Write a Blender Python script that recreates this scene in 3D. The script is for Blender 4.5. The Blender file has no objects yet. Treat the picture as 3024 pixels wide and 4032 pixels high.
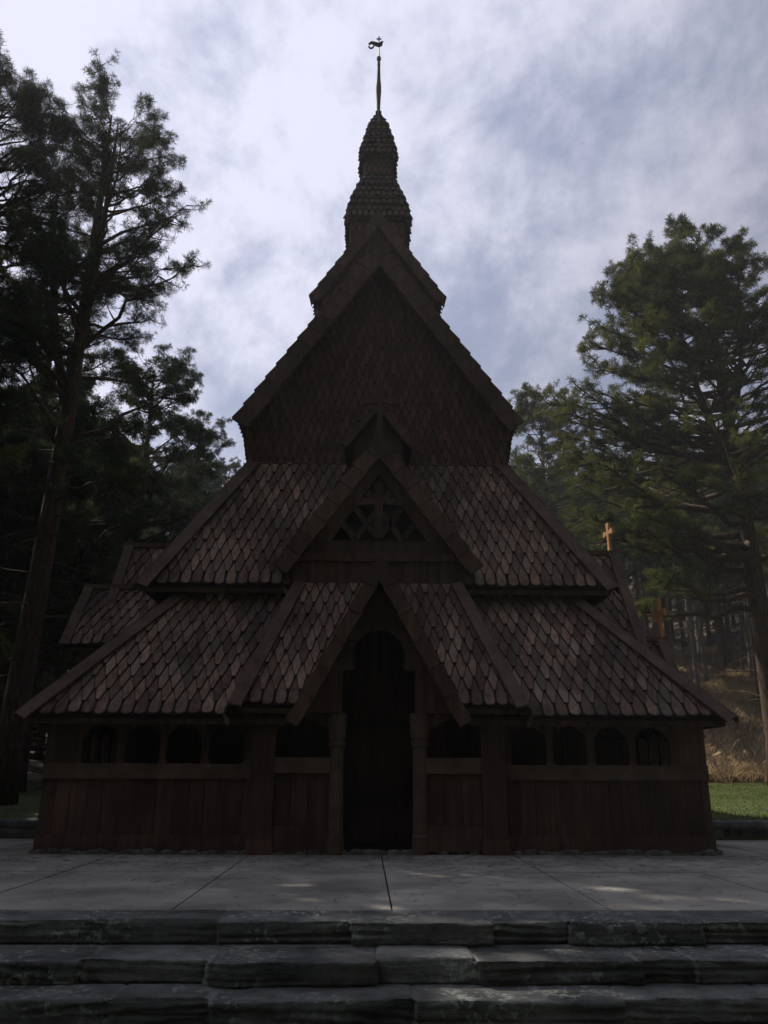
import bpy, math, random
import numpy as np
from mathutils import Vector, Matrix, noise
R = math.radians
scn = bpy.context.scene
col = scn.collection
random.seed(7)

# ------------------------------------------------------------ camera
cam_d = bpy.data.cameras.new('camera'); cam = bpy.data.objects.new('camera', cam_d); col.objects.link(cam)
cam_d.sensor_fit = 'HORIZONTAL'; cam_d.sensor_width = 36; cam_d.lens = 38.84
cam_d.clip_start = 0.05; cam_d.clip_end = 2000
EYE = 1.15
cam.matrix_world = (Matrix.Translation((0, 0, EYE)) @ Matrix.Rotation(R(-1.19), 4, 'Z') @
                    Matrix.Rotation(R(90 + 17.46), 4, 'X') @ Matrix.Rotation(R(0.22), 4, 'Z'))
scn.camera = cam

# ------------------------------------------------------------ sun and sky
SUN_AZ, SUN_EL = 45.0, 45.0          # degrees left of the church axis, degrees above the horizon
sd = Vector((-math.sin(R(SUN_AZ))*math.cos(R(SUN_EL)), math.cos(R(SUN_AZ))*math.cos(R(SUN_EL)), math.sin(R(SUN_EL))))
sl = bpy.data.lights.new('sun', 'SUN'); sl.energy = 5.0; sl.angle = R(0.55); sl.color = (1, .93, .82)
so = bpy.data.objects.new('sun', sl); col.objects.link(so)
so.rotation_euler = (-sd).to_track_quat('-Z', 'Y').to_euler(); so.location = sd*60

W = bpy.data.worlds.new('World'); scn.world = W; W.use_nodes = True
nt = W.node_tree; nt.nodes.clear()
def N(t, **k):
    n = nt.nodes.new(t)
    for a, b in k.items(): setattr(n, a, b)
    return n
def lk(a, b): nt.links.new(a, b)
out = N('ShaderNodeOutputWorld'); bg = N('ShaderNodeBackground'); bg.inputs['Strength'].default_value = 0.1
lk(bg.outputs[0], out.inputs[0])
sky = N('ShaderNodeTexSky', sky_type='NISHITA'); sky.sun_disc = False
sky.sun_elevation = R(SUN_EL); sky.sun_rotation = R(-SUN_AZ); sky.altitude = 1000
tc = N('ShaderNodeTexCoord')
sep = N('ShaderNodeSeparateXYZ'); lk(tc.outputs['Generated'], sep.inputs[0])
za = N('ShaderNodeMath', operation='MAXIMUM'); lk(sep.outputs[2], za.inputs[0]); za.inputs[1].default_value = 0.0
zb = N('ShaderNodeMath', operation='ADD'); lk(za.outputs[0], zb.inputs[0]); zb.inputs[1].default_value = 0.55
cx = N('ShaderNodeMath', operation='DIVIDE'); lk(sep.outputs[0], cx.inputs[0]); lk(zb.outputs[0], cx.inputs[1])
cy = N('ShaderNodeMath', operation='DIVIDE'); lk(sep.outputs[1], cy.inputs[0]); lk(zb.outputs[0], cy.inputs[1])
cmb = N('ShaderNodeCombineXYZ'); lk(cx.outputs[0], cmb.inputs[0]); lk(cy.outputs[0], cmb.inputs[1])
mp = N('ShaderNodeMapping'); lk(cmb.outputs[0], mp.inputs[0])
mp.inputs['Location'].default_value = (3.1, 1.7, 0.4); mp.inputs['Rotation'].default_value = (0, 0, R(25)); mp.inputs['Scale'].default_value = (1.0, 0.8, 1)
n1 = N('ShaderNodeTexNoise'); lk(mp.outputs[0], n1.inputs['Vector'])
n1.inputs['Scale'].default_value = 7.5; n1.inputs['Detail'].default_value = 12; n1.inputs['Roughness'].default_value = 0.62; n1.inputs['Distortion'].default_value = 0.15
n2 = N('ShaderNodeTexNoise'); lk(mp.outputs[0], n2.inputs['Vector'])
n2.inputs['Scale'].default_value = 2.2; n2.inputs['Detail'].default_value = 3; n2.inputs['Roughness'].default_value = 0.5
sm = N('ShaderNodeMath', operation='MULTIPLY_ADD'); lk(n2.outputs[0], sm.inputs[0]); sm.inputs[1].default_value = 0.6; lk(n1.outputs[0], sm.inputs[2])
dot = N('ShaderNodeVectorMath', operation='DOT_PRODUCT'); lk(tc.outputs['Generated'], dot.inputs[0]); dot.inputs[1].default_value = sd
# thin cloud cover: density
den = N('ShaderNodeMapRange', interpolation_type='SMOOTHSTEP'); lk(sm.outputs[0], den.inputs[0])
den.inputs[1].default_value = 0.50; den.inputs[2].default_value = 0.92; den.inputs[3].default_value = 0.72; den.inputs[4].default_value = 1.0
# glow of the cloud layer toward the sun
gl = N('ShaderNodeMapRange', interpolation_type='SMOOTHSTEP'); lk(dot.outputs['Value'], gl.inputs[0])
gl.inputs[1].default_value = 0.15; gl.inputs[2].default_value = 0.95; gl.inputs[3].default_value = 0.16; gl.inputs[4].default_value = 1.12
shd = N('ShaderNodeMapRange', interpolation_type='SMOOTHSTEP'); lk(sm.outputs[0], shd.inputs[0])
shd.inputs[1].default_value = 0.62; shd.inputs[2].default_value = 0.93; shd.inputs[3].default_value = 0.0; shd.inputs[4].default_value = 1.0
cc = N('ShaderNodeMix', data_type='RGBA'); lk(shd.outputs[0], cc.inputs['Factor'])
cc.inputs[6].default_value = (3.7, 4.1, 5.8, 1); cc.inputs[7].default_value = (7.5, 7.6, 9.2, 1)
csc = N('ShaderNodeVectorMath', operation='SCALE'); lk(cc.outputs[2], csc.inputs[0]); lk(gl.outputs[0], csc.inputs['Scale'])
mx = N('ShaderNodeMix', data_type='RGBA'); lk(den.outputs[0], mx.inputs['Factor']); lk(sky.outputs[0], mx.inputs[6]); lk(csc.outputs[0], mx.inputs[7])
lk(mx.outputs[2], bg.inputs['Color'])

scn.view_settings.view_transform = 'Standard'; scn.view_settings.look = 'None'
scn.view_settings.exposure = 0.0; scn.view_settings.gamma = 1

# ------------------------------------------------------------ helpers
def tag(o, label=None, cat=None, group=None, kind=None):
    if label: o['label'] = label
    if cat: o['category'] = cat
    if group: o['group'] = group
    if kind: o['kind'] = kind
    return o

class MB:
    def __init__(s): s.v = []; s.f = []; s.mi = {}; s.m2 = None
    def add(s, vs, fs, mi=None):
        b = len(s.v)
        if mi:
            for i_, q_ in enumerate(mi):
                if q_: s.mi[len(s.f)+i_] = q_
        s.v.extend([tuple(p) for p in vs]); s.f.extend([tuple(b+i for i in q) for q in fs])
    def hexa(s, p):                      # bottom loop 0-3, top loop 4-7
        s.add(p, [(0,3,2,1),(4,5,6,7),(0,1,5,4),(1,2,6,5),(2,3,7,6),(3,0,4,7)])
    def box(s, x0, x1, y0, y1, z0, z1):
        s.hexa([(x0,y0,z0),(x1,y0,z0),(x1,y1,z0),(x0,y1,z0),(x0,y0,z1),(x1,y0,z1),(x1,y1,z1),(x0,y1,z1)])
    def prism(s, poly, d):               # poly: list of 3D points, extruded by d
        n = len(poly); d = Vector(d); a = [Vector(p) for p in poly]; b = [p+d for p in a]
        s.add(a+b, [tuple(range(n))[::-1], tuple(range(n, 2*n))] + [(i, (i+1) % n, n+(i+1) % n, n+i) for i in range(n)])
    def beam(s, p0, p1, w, h, up=(0,0,1)):
        p0 = Vector(p0); p1 = Vector(p1); t = (p1-p0).normalized(); sd_ = t.cross(Vector(up)).normalized(); u = sd_.cross(t).normalized()
        a = sd_*w/2; b = u*h/2
        s.hexa([p0-a-b, p0+a-b, p1+a-b, p1-a-b, p0-a+b, p0+a+b, p1+a+b, p1-a+b])
    def lathe(s, cx_, cy_, prof, n=16, sq=False):
        vs = []; ph = math.pi/n if not sq else math.pi/4
        if sq: n = 4
        for z, r in prof:
            rr = r*math.sqrt(2) if sq else r
            for k in range(n): vs.append((cx_+rr*math.cos(ph+2*math.pi*k/n), cy_+rr*math.sin(ph+2*math.pi*k/n), z))
        fs = []
        for i in range(len(prof)-1):
            for k in range(n): a = i*n+k; b = i*n+(k+1) % n; fs.append((a, b, b+n, a+n))
        fs.append(tuple(range(n))[::-1]); fs.append(tuple(range((len(prof)-1)*n, len(prof)*n)))
        s.add(vs, fs)
    def tube(s, pts, rads, n=6):
        vs = []; m = len(pts); pts = [Vector(p) for p in pts]
        for i, p in enumerate(pts):
            t = (pts[min(i+1, m-1)]-pts[max(i-1, 0)])
            if t.length < 1e-6: t = Vector((0,0,1))
            t.normalize(); a = t.orthogonal().normalized() if abs(t.z) > .98 else t.cross(Vector((0,0,1))).normalized(); b = t.cross(a)
            for k in range(n):
                q = 2*math.pi*k/n; vs.append(p+(a*math.cos(q)+b*math.sin(q))*rads[i])
        fs = []
        for i in range(m-1):
            for k in range(n): c = i*n+k; d = i*n+(k+1) % n; fs.append((c, d, d+n, c+n))
        fs.append(tuple(range(n))[::-1]); fs.append(tuple(range((m-1)*n, m*n)))
        s.add(vs, fs)
    def build(s, name, m, parent=None, smooth=False):
        me = bpy.data.meshes.new(name); me.from_pydata(s.v, [], s.f); me.materials.append(m)
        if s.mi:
            me.materials.append(M['shingle_edge_shade_dirt']); ar = np.zeros(len(s.f), np.int32); ar[list(s.mi.keys())] = 1; me.polygons.foreach_set('material_index', ar)
       
        if smooth: me.shade_smooth()
        me.update()
        o = bpy.data.objects.new(name, me); col.objects.link(o)
        if parent is not None:
            o.parent = parent
            if parent.type == 'EMPTY': o.location = -parent.location
        return o

def mesh_np(name, V, F, m, parent=None):
    V = np.asarray(V, dtype=np.float32); F = np.asarray(F, dtype=np.int32); k = F.shape[1]
    me = bpy.data.meshes.new(name); me.vertices.add(len(V)); me.vertices.foreach_set('co', V.ravel())
    me.loops.add(F.size); me.loops.foreach_set('vertex_index', F.ravel())
    me.polygons.add(len(F)); me.polygons.foreach_set('loop_start', np.arange(0, F.size, k, dtype=np.int32))
    me.materials.append(m); me.update(calc_edges=True)
    o = bpy.data.objects.new(name, me); col.objects.link(o)
    if parent is not None: o.parent = parent
    return o

def empty(name, loc): 
    o = bpy.data.objects.new(name, None); o.location = loc; o.empty_display_size = .3; col.objects.link(o); return o

# ------------------------------------------------------------ materials
def mat(name, c1, c2, scale=3.0, rough=.8, stretch=(1,1,1), bump=.3, bscale=None, island=0.0, c3=None, detail=6, spec=.3, fac=(.35,.65), coord='Object', patch=0):
    m = bpy.data.materials.new(name); m.use_nodes = True; t = m.node_tree; b = t.nodes['Principled BSDF']
    b.inputs['Roughness'].default_value = rough; b.inputs['Specular IOR Level'].default_value = spec
    tcn = t.nodes.new('ShaderNodeTexCoord'); mpn = t.nodes.new('ShaderNodeMapping'); mpn.inputs['Scale'].default_value = stretch
    t.links.new(tcn.outputs[coord], mpn.inputs[0])
    nz = t.nodes.new('ShaderNodeTexNoise'); nz.inputs['Scale'].default_value = scale; nz.inputs['Detail'].default_value = detail; nz.inputs['Roughness'].default_value = .6
    t.links.new(mpn.outputs[0], nz.inputs['Vector'])
    mr = t.nodes.new('ShaderNodeMapRange'); mr.inputs[1].default_value = fac[0]; mr.inputs[2].default_value = fac[1]
    t.links.new(nz.outputs[0], mr.inputs[0])
    mi = t.nodes.new('ShaderNodeMix'); mi.data_type = 'RGBA'; mi.inputs[6].default_value = (*c1, 1); mi.inputs[7].default_value = (*c2, 1)
    t.links.new(mr.outputs[0], mi.inputs['Factor']); cur = mi.outputs[2]
    if island > 0:
        g = t.nodes.new('ShaderNodeNewGeometry')
        if c3:
            rp = t.nodes.new('ShaderNodeMapRange'); rp.inputs[1].default_value = .55; rp.inputs[2].default_value = 1.0; rp.inputs[4].default_value = .55
            t.links.new(g.outputs['Random Per Island'], rp.inputs[0])
            m3 = t.nodes.new('ShaderNodeMix'); m3.data_type = 'RGBA'; t.links.new(rp.outputs[0], m3.inputs['Factor']); t.links.new(cur, m3.inputs[6]); m3.inputs[7].default_value = (*c3, 1); cur = m3.outputs[2]
        ml = t.nodes.new('ShaderNodeMath'); ml.operation = 'MULTIPLY'; ml.inputs[1].default_value = 7.31; t.links.new(g.outputs['Random Per Island'], ml.inputs[0])
        fr = t.nodes.new('ShaderNodeMath'); fr.operation = 'FRACT'; t.links.new(ml.outputs[0], fr.inputs[0])
        r2 = t.nodes.new('ShaderNodeMapRange'); r2.inputs[3].default_value = 1-island; r2.inputs[4].default_value = 1+island; t.links.new(fr.outputs[0], r2.inputs[0])
        sc_ = t.nodes.new('ShaderNodeVectorMath'); sc_.operation = 'SCALE'; t.links.new(cur, sc_.inputs[0]); t.links.new(r2.outputs[0], sc_.inputs['Scale']); cur = sc_.outputs[0]
    if patch:
        np_ = t.nodes.new('ShaderNodeTexNoise'); np_.inputs['Scale'].default_value = .9; np_.inputs['Detail'].default_value = 5; t.links.new(tcn.outputs['Object'], np_.inputs['Vector'])
        pr_ = t.nodes.new('ShaderNodeMapRange'); pr_.inputs[1].default_value = .38; pr_.inputs[2].default_value = .62; pr_.inputs[3].default_value = 1-patch; pr_.inputs[4].default_value = 1+patch*.6; t.links.new(np_.outputs[0], pr_.inputs[0])
        ps_ = t.nodes.new('ShaderNodeVectorMath'); ps_.operation = 'SCALE'; t.links.new(cur, ps_.inputs[0]); t.links.new(pr_.outputs[0], ps_.inputs['Scale']); cur = ps_.outputs[0]
    t.links.new(cur, b.inputs['Base Color'])
    if bump:
        nb = t.nodes.new('ShaderNodeTexNoise'); nb.inputs['Scale'].default_value = bscale or scale*4; nb.inputs['Detail'].default_value = 8; t.links.new(mpn.outputs[0], nb.inputs['Vector'])
        bp = t.nodes.new('ShaderNodeBump'); bp.inputs['Strength'].default_value = bump; bp.inputs['Distance'].default_value = .02
        t.links.new(nb.outputs[0], bp.inputs['Height']); t.links.new(bp.outputs[0], b.inputs['Normal'])
    return m

M = {}
M['wood'] = mat('stained_wood', (.049,.027,.020), (.100,.053,.037), 2.5, .75, (4,4,.35), .5, 18, island=.28, patch=.3)
M['board'] = mat('weathered_board', (.070,.042,.031), (.125,.082,.062), 3, .8, (1,1,1), .4, 20)
M['shingle'] = mat('roof_shingle', (.085,.050,.036), (.240,.160,.118), 7, .85, (3,1,1), .6, 22, island=.45, c3=(.17,.150,.125), fac=(.3,.7), patch=.42)
M['wallshingle'] = mat('wall_shingle', (.062,.031,.025), (.120,.056,.043), 4, .8, (2,2,1), .4, 18, island=.3)
M['shingle_edge_shade_dirt'] = mat('shingle_edge_shade_dirt', (.022,.014,.011), (.045,.030,.022), 6, .9, bump=0)  # groove shadow plus edge dirt, painted as a dark rim on each shingle
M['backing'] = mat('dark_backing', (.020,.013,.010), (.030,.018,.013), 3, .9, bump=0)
M['cedar'] = mat('oiled_cedar', (.38,.18,.075), (.52,.26,.12), 5, .6, (6,6,.8), .2, 20)
M['iron'] = mat('dark_iron', (.02,.022,.022), (.035,.04,.038), 8, .5, bump=.1)
M['bark'] = mat('pine_bark', (.035,.024,.018), (.115,.07,.045), 4, .95, (4,4,.8), .9, 9)
M['palebark'] = mat('pale_bark', (.07,.055,.045), (.22,.19,.16), 5, .95, (4,4,.6), .7, 9)
M['concrete'] = mat('concrete', (.20,.188,.168), (.335,.312,.275), .9, .9, (1,1,1), .4, 70, detail=12, fac=(.32,.68), island=.08, patch=.14)
M['filler'] = mat('joint_filler', (.02,.02,.02), (.03,.03,.028), 4, .9, bump=0)
M['lawn'] = mat('lawn_soil', (.045,.075,.022), (.085,.115,.04), 1.2, .95, bump=.5, bscale=30)
M['grass_old'] = mat('grass_blade', (.10,.13,.03), (.19,.20,.055), .9, .7, bump=0, island=.3)
M['drygrass_old'] = mat('dry_grass', (.20,.135,.07), (.34,.245,.135), .35, .85, bump=0, island=.35)
M['twig'] = mat('bare_twig', (.13,.10,.08), (.24,.20,.165), 3, .9, bump=0, island=.3)
M['rubble'] = mat('foundation_stone', (.07,.065,.06), (.16,.15,.14), 6, .9, bump=.5, bscale=20, island=.35)

def needle_mat(name, c1, c2, tr_=.3, ns=1.3):
    m = bpy.data.materials.new(name); m.use_nodes = True; t = m.node_tree; t.nodes.clear()
    o = t.nodes.new('ShaderNodeOutputMaterial'); d = t.nodes.new('ShaderNodeBsdfDiffuse'); tr = t.nodes.new('ShaderNodeBsdfTranslucent'); ms = t.nodes.new('ShaderNodeMixShader'); ms.inputs[0].default_value = tr_
    tcn = t.nodes.new('ShaderNodeTexCoord'); nz = t.nodes.new('ShaderNodeTexNoise'); nz.inputs['Scale'].default_value = ns; nz.inputs['Detail'].default_value = 4
    t.links.new(tcn.outputs['Object'], nz.inputs['Vector'])
    mr = t.nodes.new('ShaderNodeMapRange'); mr.inputs[1].default_value = .35; mr.inputs[2].default_value = .65; t.links.new(nz.outputs[0], mr.inputs[0])
    mi = t.nodes.new('ShaderNodeMix'); mi.data_type = 'RGBA'; mi.inputs[6].default_value = (*c1, 1); mi.inputs[7].default_value = (*c2, 1); t.links.new(mr.outputs[0], mi.inputs['Factor'])
    for s in (d, tr): t.links.new(mi.outputs[2], s.inputs[0])
    t.links.new(d.outputs[0], ms.inputs[1]); t.links.new(tr.outputs[0], ms.inputs[2]); t.links.new(ms.outputs[0], o.inputs[0])
    return m
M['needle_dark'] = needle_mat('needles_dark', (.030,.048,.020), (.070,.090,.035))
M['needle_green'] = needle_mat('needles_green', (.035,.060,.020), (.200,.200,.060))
M['grass'] = needle_mat('grass_blades', (.10,.14,.03), (.21,.23,.06), .5, .8)
M['drygrass'] = needle_mat('dry_grass', (.26,.18,.09), (.58,.44,.27), .5, .6)

# terrain soil: green lawn near, brown duff and dry grass on the slope
def terrain_mat():
    m = bpy.data.materials.new('terrain'); m.use_nodes = True; t = m.node_tree; b = t.nodes['Principled BSDF']; b.inputs['Roughness'].default_value = .95
    tcn = t.nodes.new('ShaderNodeTexCoord'); sp = t.nodes.new('ShaderNodeSeparateXYZ'); t.links.new(tcn.outputs['Object'], sp.inputs[0])
    nz = t.nodes.new('ShaderNodeTexNoise'); nz.inputs['Scale'].default_value = .5; nz.inputs['Detail'].default_value = 8; t.links.new(tcn.outputs['Object'], nz.inputs['Vector'])
    ad = t.nodes.new('ShaderNodeMath'); ad.operation = 'MULTIPLY_ADD'; t.links.new(nz.outputs[0], ad.inputs[0]); ad.inputs[1].default_value = 3.0; t.links.new(sp.outputs[1], ad.inputs[2])
    mr = t.nodes.new('ShaderNodeMapRange'); mr.inputs[1].default_value = 29; mr.inputs[2].default_value = 31; t.links.new(ad.outputs[0], mr.inputs[0])
    def ramp(c1, c2):
        q = t.nodes.new('ShaderNodeMapRange'); q.inputs[1].default_value = .35; q.inputs[2].default_value = .65; t.links.new(nz.outputs[0], q.inputs[0])
        mi = t.nodes.new('ShaderNodeMix'); mi.data_type = 'RGBA'; mi.inputs[6].default_value = (*c1, 1); mi.inputs[7].default_value = (*c2, 1); t.links.new(q.outputs[0], mi.inputs['Factor']); return mi.outputs[2]
    mi = t.nodes.new('ShaderNodeMix'); mi.data_type = 'RGBA'; t.links.new(mr.outputs[0], mi.inputs['Factor'])
    t.links.new(ramp((.045,.07,.022), (.09,.12,.04)), mi.inputs[6]); t.links.new(ramp((.045,.032,.02), (.12,.08,.045)), mi.inputs[7])
    t.links.new(mi.outputs[2], b.inputs['Base Color'])
    nb = t.nodes.new('ShaderNodeTexNoise'); nb.inputs['Scale'].default_value = 12; nb.inputs['Detail'].default_value = 8; t.links.new(tcn.outputs['Object'], nb.inputs['Vector'])
    bp = t.nodes.new('ShaderNodeBump'); bp.inputs['Strength'].default_value = .8; bp.inputs['Distance'].default_value = .05; t.links.new(nb.outputs[0], bp.inputs['Height']); t.links.new(bp.outputs[0], b.inputs['Normal'])
    return m
M['terrain'] = terrain_mat()

def rock_mat():
    m = bpy.data.materials.new('slate_rock'); m.use_nodes = True; t = m.node_tree; b = t.nodes['Principled BSDF']; b.inputs['Roughness'].default_value = .85; b.inputs['Specular IOR Level'].default_value = .25
    tcn = t.nodes.new('ShaderNodeTexCoord'); at = t.nodes.new('ShaderNodeAttribute'); at.attribute_name = 'mortar'; st = t.nodes.new('ShaderNodeAttribute'); st.attribute_name = 'tone'
    def noi(scale, det=8, st_=(1,1,1)):
        mpn = t.nodes.new('ShaderNodeMapping'); mpn.inputs['Scale'].default_value = st_; t.links.new(tcn.outputs['Object'], mpn.inputs[0])
        n = t.nodes.new('ShaderNodeTexNoise'); n.inputs['Scale'].default_value = scale; n.inputs['Detail'].default_value = det; n.inputs['Roughness'].default_value = .62; t.links.new(mpn.outputs[0], n.inputs['Vector']); return n.outputs[0]
    def mr(x, a, bb, c=0, d=1):
        q = t.nodes.new('ShaderNodeMapRange'); q.inputs[1].default_value = a; q.inputs[2].default_value = bb; q.inputs[3].default_value = c; q.inputs[4].default_value = d; t.links.new(x, q.inputs[0]); return q.outputs[0]
    def mix(f, a, bb):
        mi = t.nodes.new('ShaderNodeMix'); mi.data_type = 'RGBA'; t.links.new(f, mi.inputs['Factor'])
        for k, v in ((6, a), (7, bb)):
            if isinstance(v, tuple): mi.inputs[k].default_value = (*v, 1)
            else: t.links.new(v, mi.inputs[k])
        return mi.outputs[2]
    base = mix(mr(noi(3.0), .35, .65), (.045,.048,.047), (.150,.152,.145))
    base = mix(mr(noi(9, 10, (1,1,5)), .5, .75), base, (.085,.075,.062))
    lich = mr(noi(16, 4), .54, .58); lich2 = mr(noi(1.7, 2), .50, .56)
    mm = t.nodes.new('ShaderNodeMath'); mm.operation = 'MULTIPLY'; t.links.new(lich, mm.inputs[0]); t.links.new(lich2, mm.inputs[1])
    base = mix(mm.outputs[0], base, (.22,.235,.21))
    sc_ = t.nodes.new('ShaderNodeVectorMath'); sc_.operation = 'SCALE'; t.links.new(base, sc_.inputs[0]); t.links.new(st.outputs['Fac'], sc_.inputs['Scale'])
    fin = mix(at.outputs['Fac'], sc_.outputs[0], (.17,.17,.16))
    t.links.new(fin, b.inputs['Base Color'])
    bp = t.nodes.new('ShaderNodeBump'); bp.inputs['Strength'].default_value = .7; bp.inputs['Distance'].default_value = .012; t.links.new(noi(22, 10, (1,1,3)), bp.inputs['Height']); t.links.new(bp.outputs[0], b.inputs['Normal'])
    return m
M['rock'] = rock_mat()

# ------------------------------------------------------------ ground
X0 = 0.20
def sstep(a, b, x):
    t = min(1, max(0, (x-a)/(b-a))); return t*t*(3-2*t)
def terrain_z(x, y):
    n = noise.noise(Vector((x*.06, y*.06, 0)))
    n2 = noise.noise(Vector((x*.3, y*.3, 5)))
    if y < 8.05 and y > -6 and abs(x) < 30: z = -.68
    elif y < 16.35 and abs(x) < 17.5: z = -.12
    else: z = .27 + .045*max(0, y-17) + .03*n2
    dx = max(0, abs(x)-17.5)
    z += .16*dx*sstep(0, 12, dx)
    if y > 29:
        d = y-29
        z += .24*d*sstep(0, 12, d) * (1 if d < 70 else 1)
        if d > 80: z -= .24*(d-80)*.8
        z += n*2.2*sstep(3, 30, d) + n2*.25*sstep(0, 6, d)
    if y < -6: z += .42*(-6-y)*sstep(0, 10, -6-y)  # unseen rise added behind the camera to screen off sky light
    return z
xs = sorted(set([round(v, 3) for v in list(np.arange(-20, 34, .5)) + list(np.arange(-150, -20, 4)) + list(np.arange(34, 160, 4))]+[-17.6, 17.6]))
ys = sorted(set([round(v, 3) for v in list(np.arange(-6, 60, .5)) + list(np.arange(-90, -6, 4)) + list(np.arange(60, 240, 4))]+[8.04, 8.06, 16.36]))
V = [(x, y, terrain_z(x, y)) for y in ys for x in xs]; nx = len(xs)
F = [(j*nx+i, j*nx+i+1, (j+1)*nx+i+1, (j+1)*nx+i) for j in range(len(ys)-1) for i in range(nx-1)]
g = MB(); g.v = V; g.f = F; ter = g.build('terrain', M['terrain'], smooth=True); tag(ter, kind='structure')

# concrete plaza: strips with open joints over a dark bed
pl = MB(); JX = [.25+1.93*k for k in range(-9, 10)]
for i in range(len(JX)-1):
    for (ya, yb) in ((7.95, 10.9), (10.912, 16.0)):
        x0, x1 = JX[i]+.009, JX[i+1]-.009
        dz = random.uniform(-.003, .003) if abs(x0) > 1 else 0
        pl.box(x0, x1, ya + (.0 if ya > 10 else random.uniform(-.01, .02)), yb, -.15, dz)
tag(pl.build('pavement', M['concrete']), kind='structure')
bd = MB(); bd.box(-17.2, 17.6, 7.98, 16.02, -.16, -.015); tag(bd.build('pavement_bed', M['filler']), kind='structure')

# ------------------------------------------------------------ stone steps and low walls
def stone_course(name, x0, x1, y_back, y_front, z_top, drop, seed, parent, res=.014, lmin=.4, lmax=1.7, skew=0.0):
    rnd = random.Random(seed); cuts = [x0]
    while cuts[-1] < x1: cuts.append(cuts[-1]+rnd.uniform(lmin, lmax))
    st = []
    for i in range(len(cuts)-1):
        split = rnd.random() < .4
        st.append(dict(a=cuts[i], b=cuts[i+1], dy=rnd.uniform(-.06, .05), dz=rnd.uniform(-.022, .016), tone=rnd.uniform(.72, 1.25), tilt=rnd.uniform(-.03, .03), lean=rnd.uniform(-.18, .18), split=(rnd.uniform(.35, .65) if split else None), ph=rnd.uniform(0, 50), jw=rnd.choice([.004, .005, .008, .022])))
    tread = y_back-y_front; L = tread+drop; nv = int(L/res); nu = int((x1-x0)/res)
    Vn = np.zeros(((nv+1)*(nu+1), 3), np.float32); mort = np.zeros(len(Vn), np.float32); tone = np.ones(len(Vn), np.float32)
    si = 0; k = 0
    per = []
    for i in range(nu+1):
        per.append(x0+(x1-x0)*i/nu)
    for j in range(nv+1):
        s = L*j/nv; si = 0
        for i in range(nu+1):
            x = per[i]
            onr = s > tread; q = (s-tread) if onr else 0
            # joints lean a little down the riser
            while True:
                c = st[si]; xl = x - c['lean']*q
                if xl > c['b'] and si < len(st)-1: si += 1
                else: break
            c = st[si]; xl = x-c['lean']*q
            ej = min(xl-c['a'], c['b']-xl); ej = max(0, ej)
            wv = noise.noise(Vector((x*1.1, s*2, c['ph'])))
            f1 = noise.noise(Vector((x*6, s*9, c['ph']+3))); lay = noise.noise(Vector((x*1.3+c['ph'], s*30+f1*.5+c['lean']*x*9, 9.0)))
            f2 = noise.noise(Vector((x*24, s*30, 2.0)))
            edge = .5*.05 if False else 0
            rnd_r = .013+.008*noise.noise(Vector((x*5, 1.1, c['ph'])))
            dep = 0.0
            if ej < .03: dep = (1-ej/.03)**2*.010
            if ej < c['jw']: dep = .012
            y = y_back-s if not onr else y_front; z = z_top if not onr else z_top-q
            # rounded, broken nosing
            dd = s-tread
            if abs(dd) < rnd_r*2:
                w = 1-abs(dd)/(rnd_r*2); y += rnd_r*w*w*.9; z -= rnd_r*w*w*.7
            brk = noise.noise(Vector((x*2.7, c['ph'], 4.0))); front = c['dy'] + c['tilt']*(x-c['a']) + .035*wv + .03*brk + .012*noise.noise(Vector((x*11, c['ph'], 1.0))); lay = max(-.35, min(.35, lay*2.2))*(.25+1.1*max(0, min(1, .5+1.6*noise.noise(Vector((x*1.6, q*5 if onr else 0, c['ph']+8))))))
            if onr:
                y += -front*-1 - (.020*lay+.008*f1+.005*f2) + dep
                if c['split']:
                    ds = abs(q/drop-c['split']-.05*noise.noise(Vector((x*1.5, c['ph'], 0))))*drop
                    if ds < .014: y += .03*(1-ds/.014)
                if q > drop-.03: y += .02
            else:
                t = s/tread; y += front*t
                z += c['dz']*min(1, t*4) + (.007*wv+.005*f1+.0025*f2+.004*lay)*min(1, t*6) - dep*.8
            y += skew*x
            Vn[k] = (x, y, z); tone[k] = c['tone']
            mm_ = .5+1.2*noise.noise(Vector((x*3, s*4, 7.7))); mm_ = min(1, max(0, mm_)); mort[k] = mm_ if ej < c['jw'] else (mm_*max(0, 1-(ej-c['jw'])/.006) if ej < c['jw']+.006 else 0)
            if not onr and s < .03: mort[k] = max(mort[k], .5)
            k += 1
    j, i = np.meshgrid(np.arange(nv), np.arange(nu), indexing='ij'); a = (j*(nu+1)+i).ravel()
    Fq = np.stack([a, a+nu+1, a+nu+2, a+1], 1)
    o = mesh_np(name, Vn, Fq, M['rock'], parent)
    for nm, ar in (('mortar', mort), ('tone', tone)):
        at = o.data.attributes.new(nm, 'FLOAT', 'POINT'); at.data.foreach_set('value', ar)
    o.data.shade_smooth()
    return o
steps = empty('stone_steps', (0, 6.9, -.5)); tag(steps, 'rough grey slate steps climbing to the concrete plaza in front of the church', 'steps')
for k, (yb, yf, zt, dr) in enumerate([(7.96, 7.40, .0, .20), (7.40, 6.86, -.17, .20), (6.90, 6.46, -.34, .20), (6.50, 6.05, -.51, .18)]):
    o = stone_course('step', -5.9, 6.1, yb, yf, zt+.004*(k == 0), dr, 11+k*5, steps, res=.013 if k < 3 else .03)
    o.location = -steps.location
def low_wall(x0, x1, y0, label, seed):
    w = empty('low_stone_wall', ((x0+x1)/2, y0, 0)); tag(w, label, 'stone wall')
    o = stone_course('top_course', x0, x1, y0+.38, y0-.05, .32, .14, seed, w, res=.035, lmin=.3, lmax=.9); o.location = -w.location
    o = stone_course('bottom_course', x0, x1, y0+.1, y0, .18, .19, seed+1, w, res=.035, lmin=.3, lmax=.8); o.location = -w.location
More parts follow.
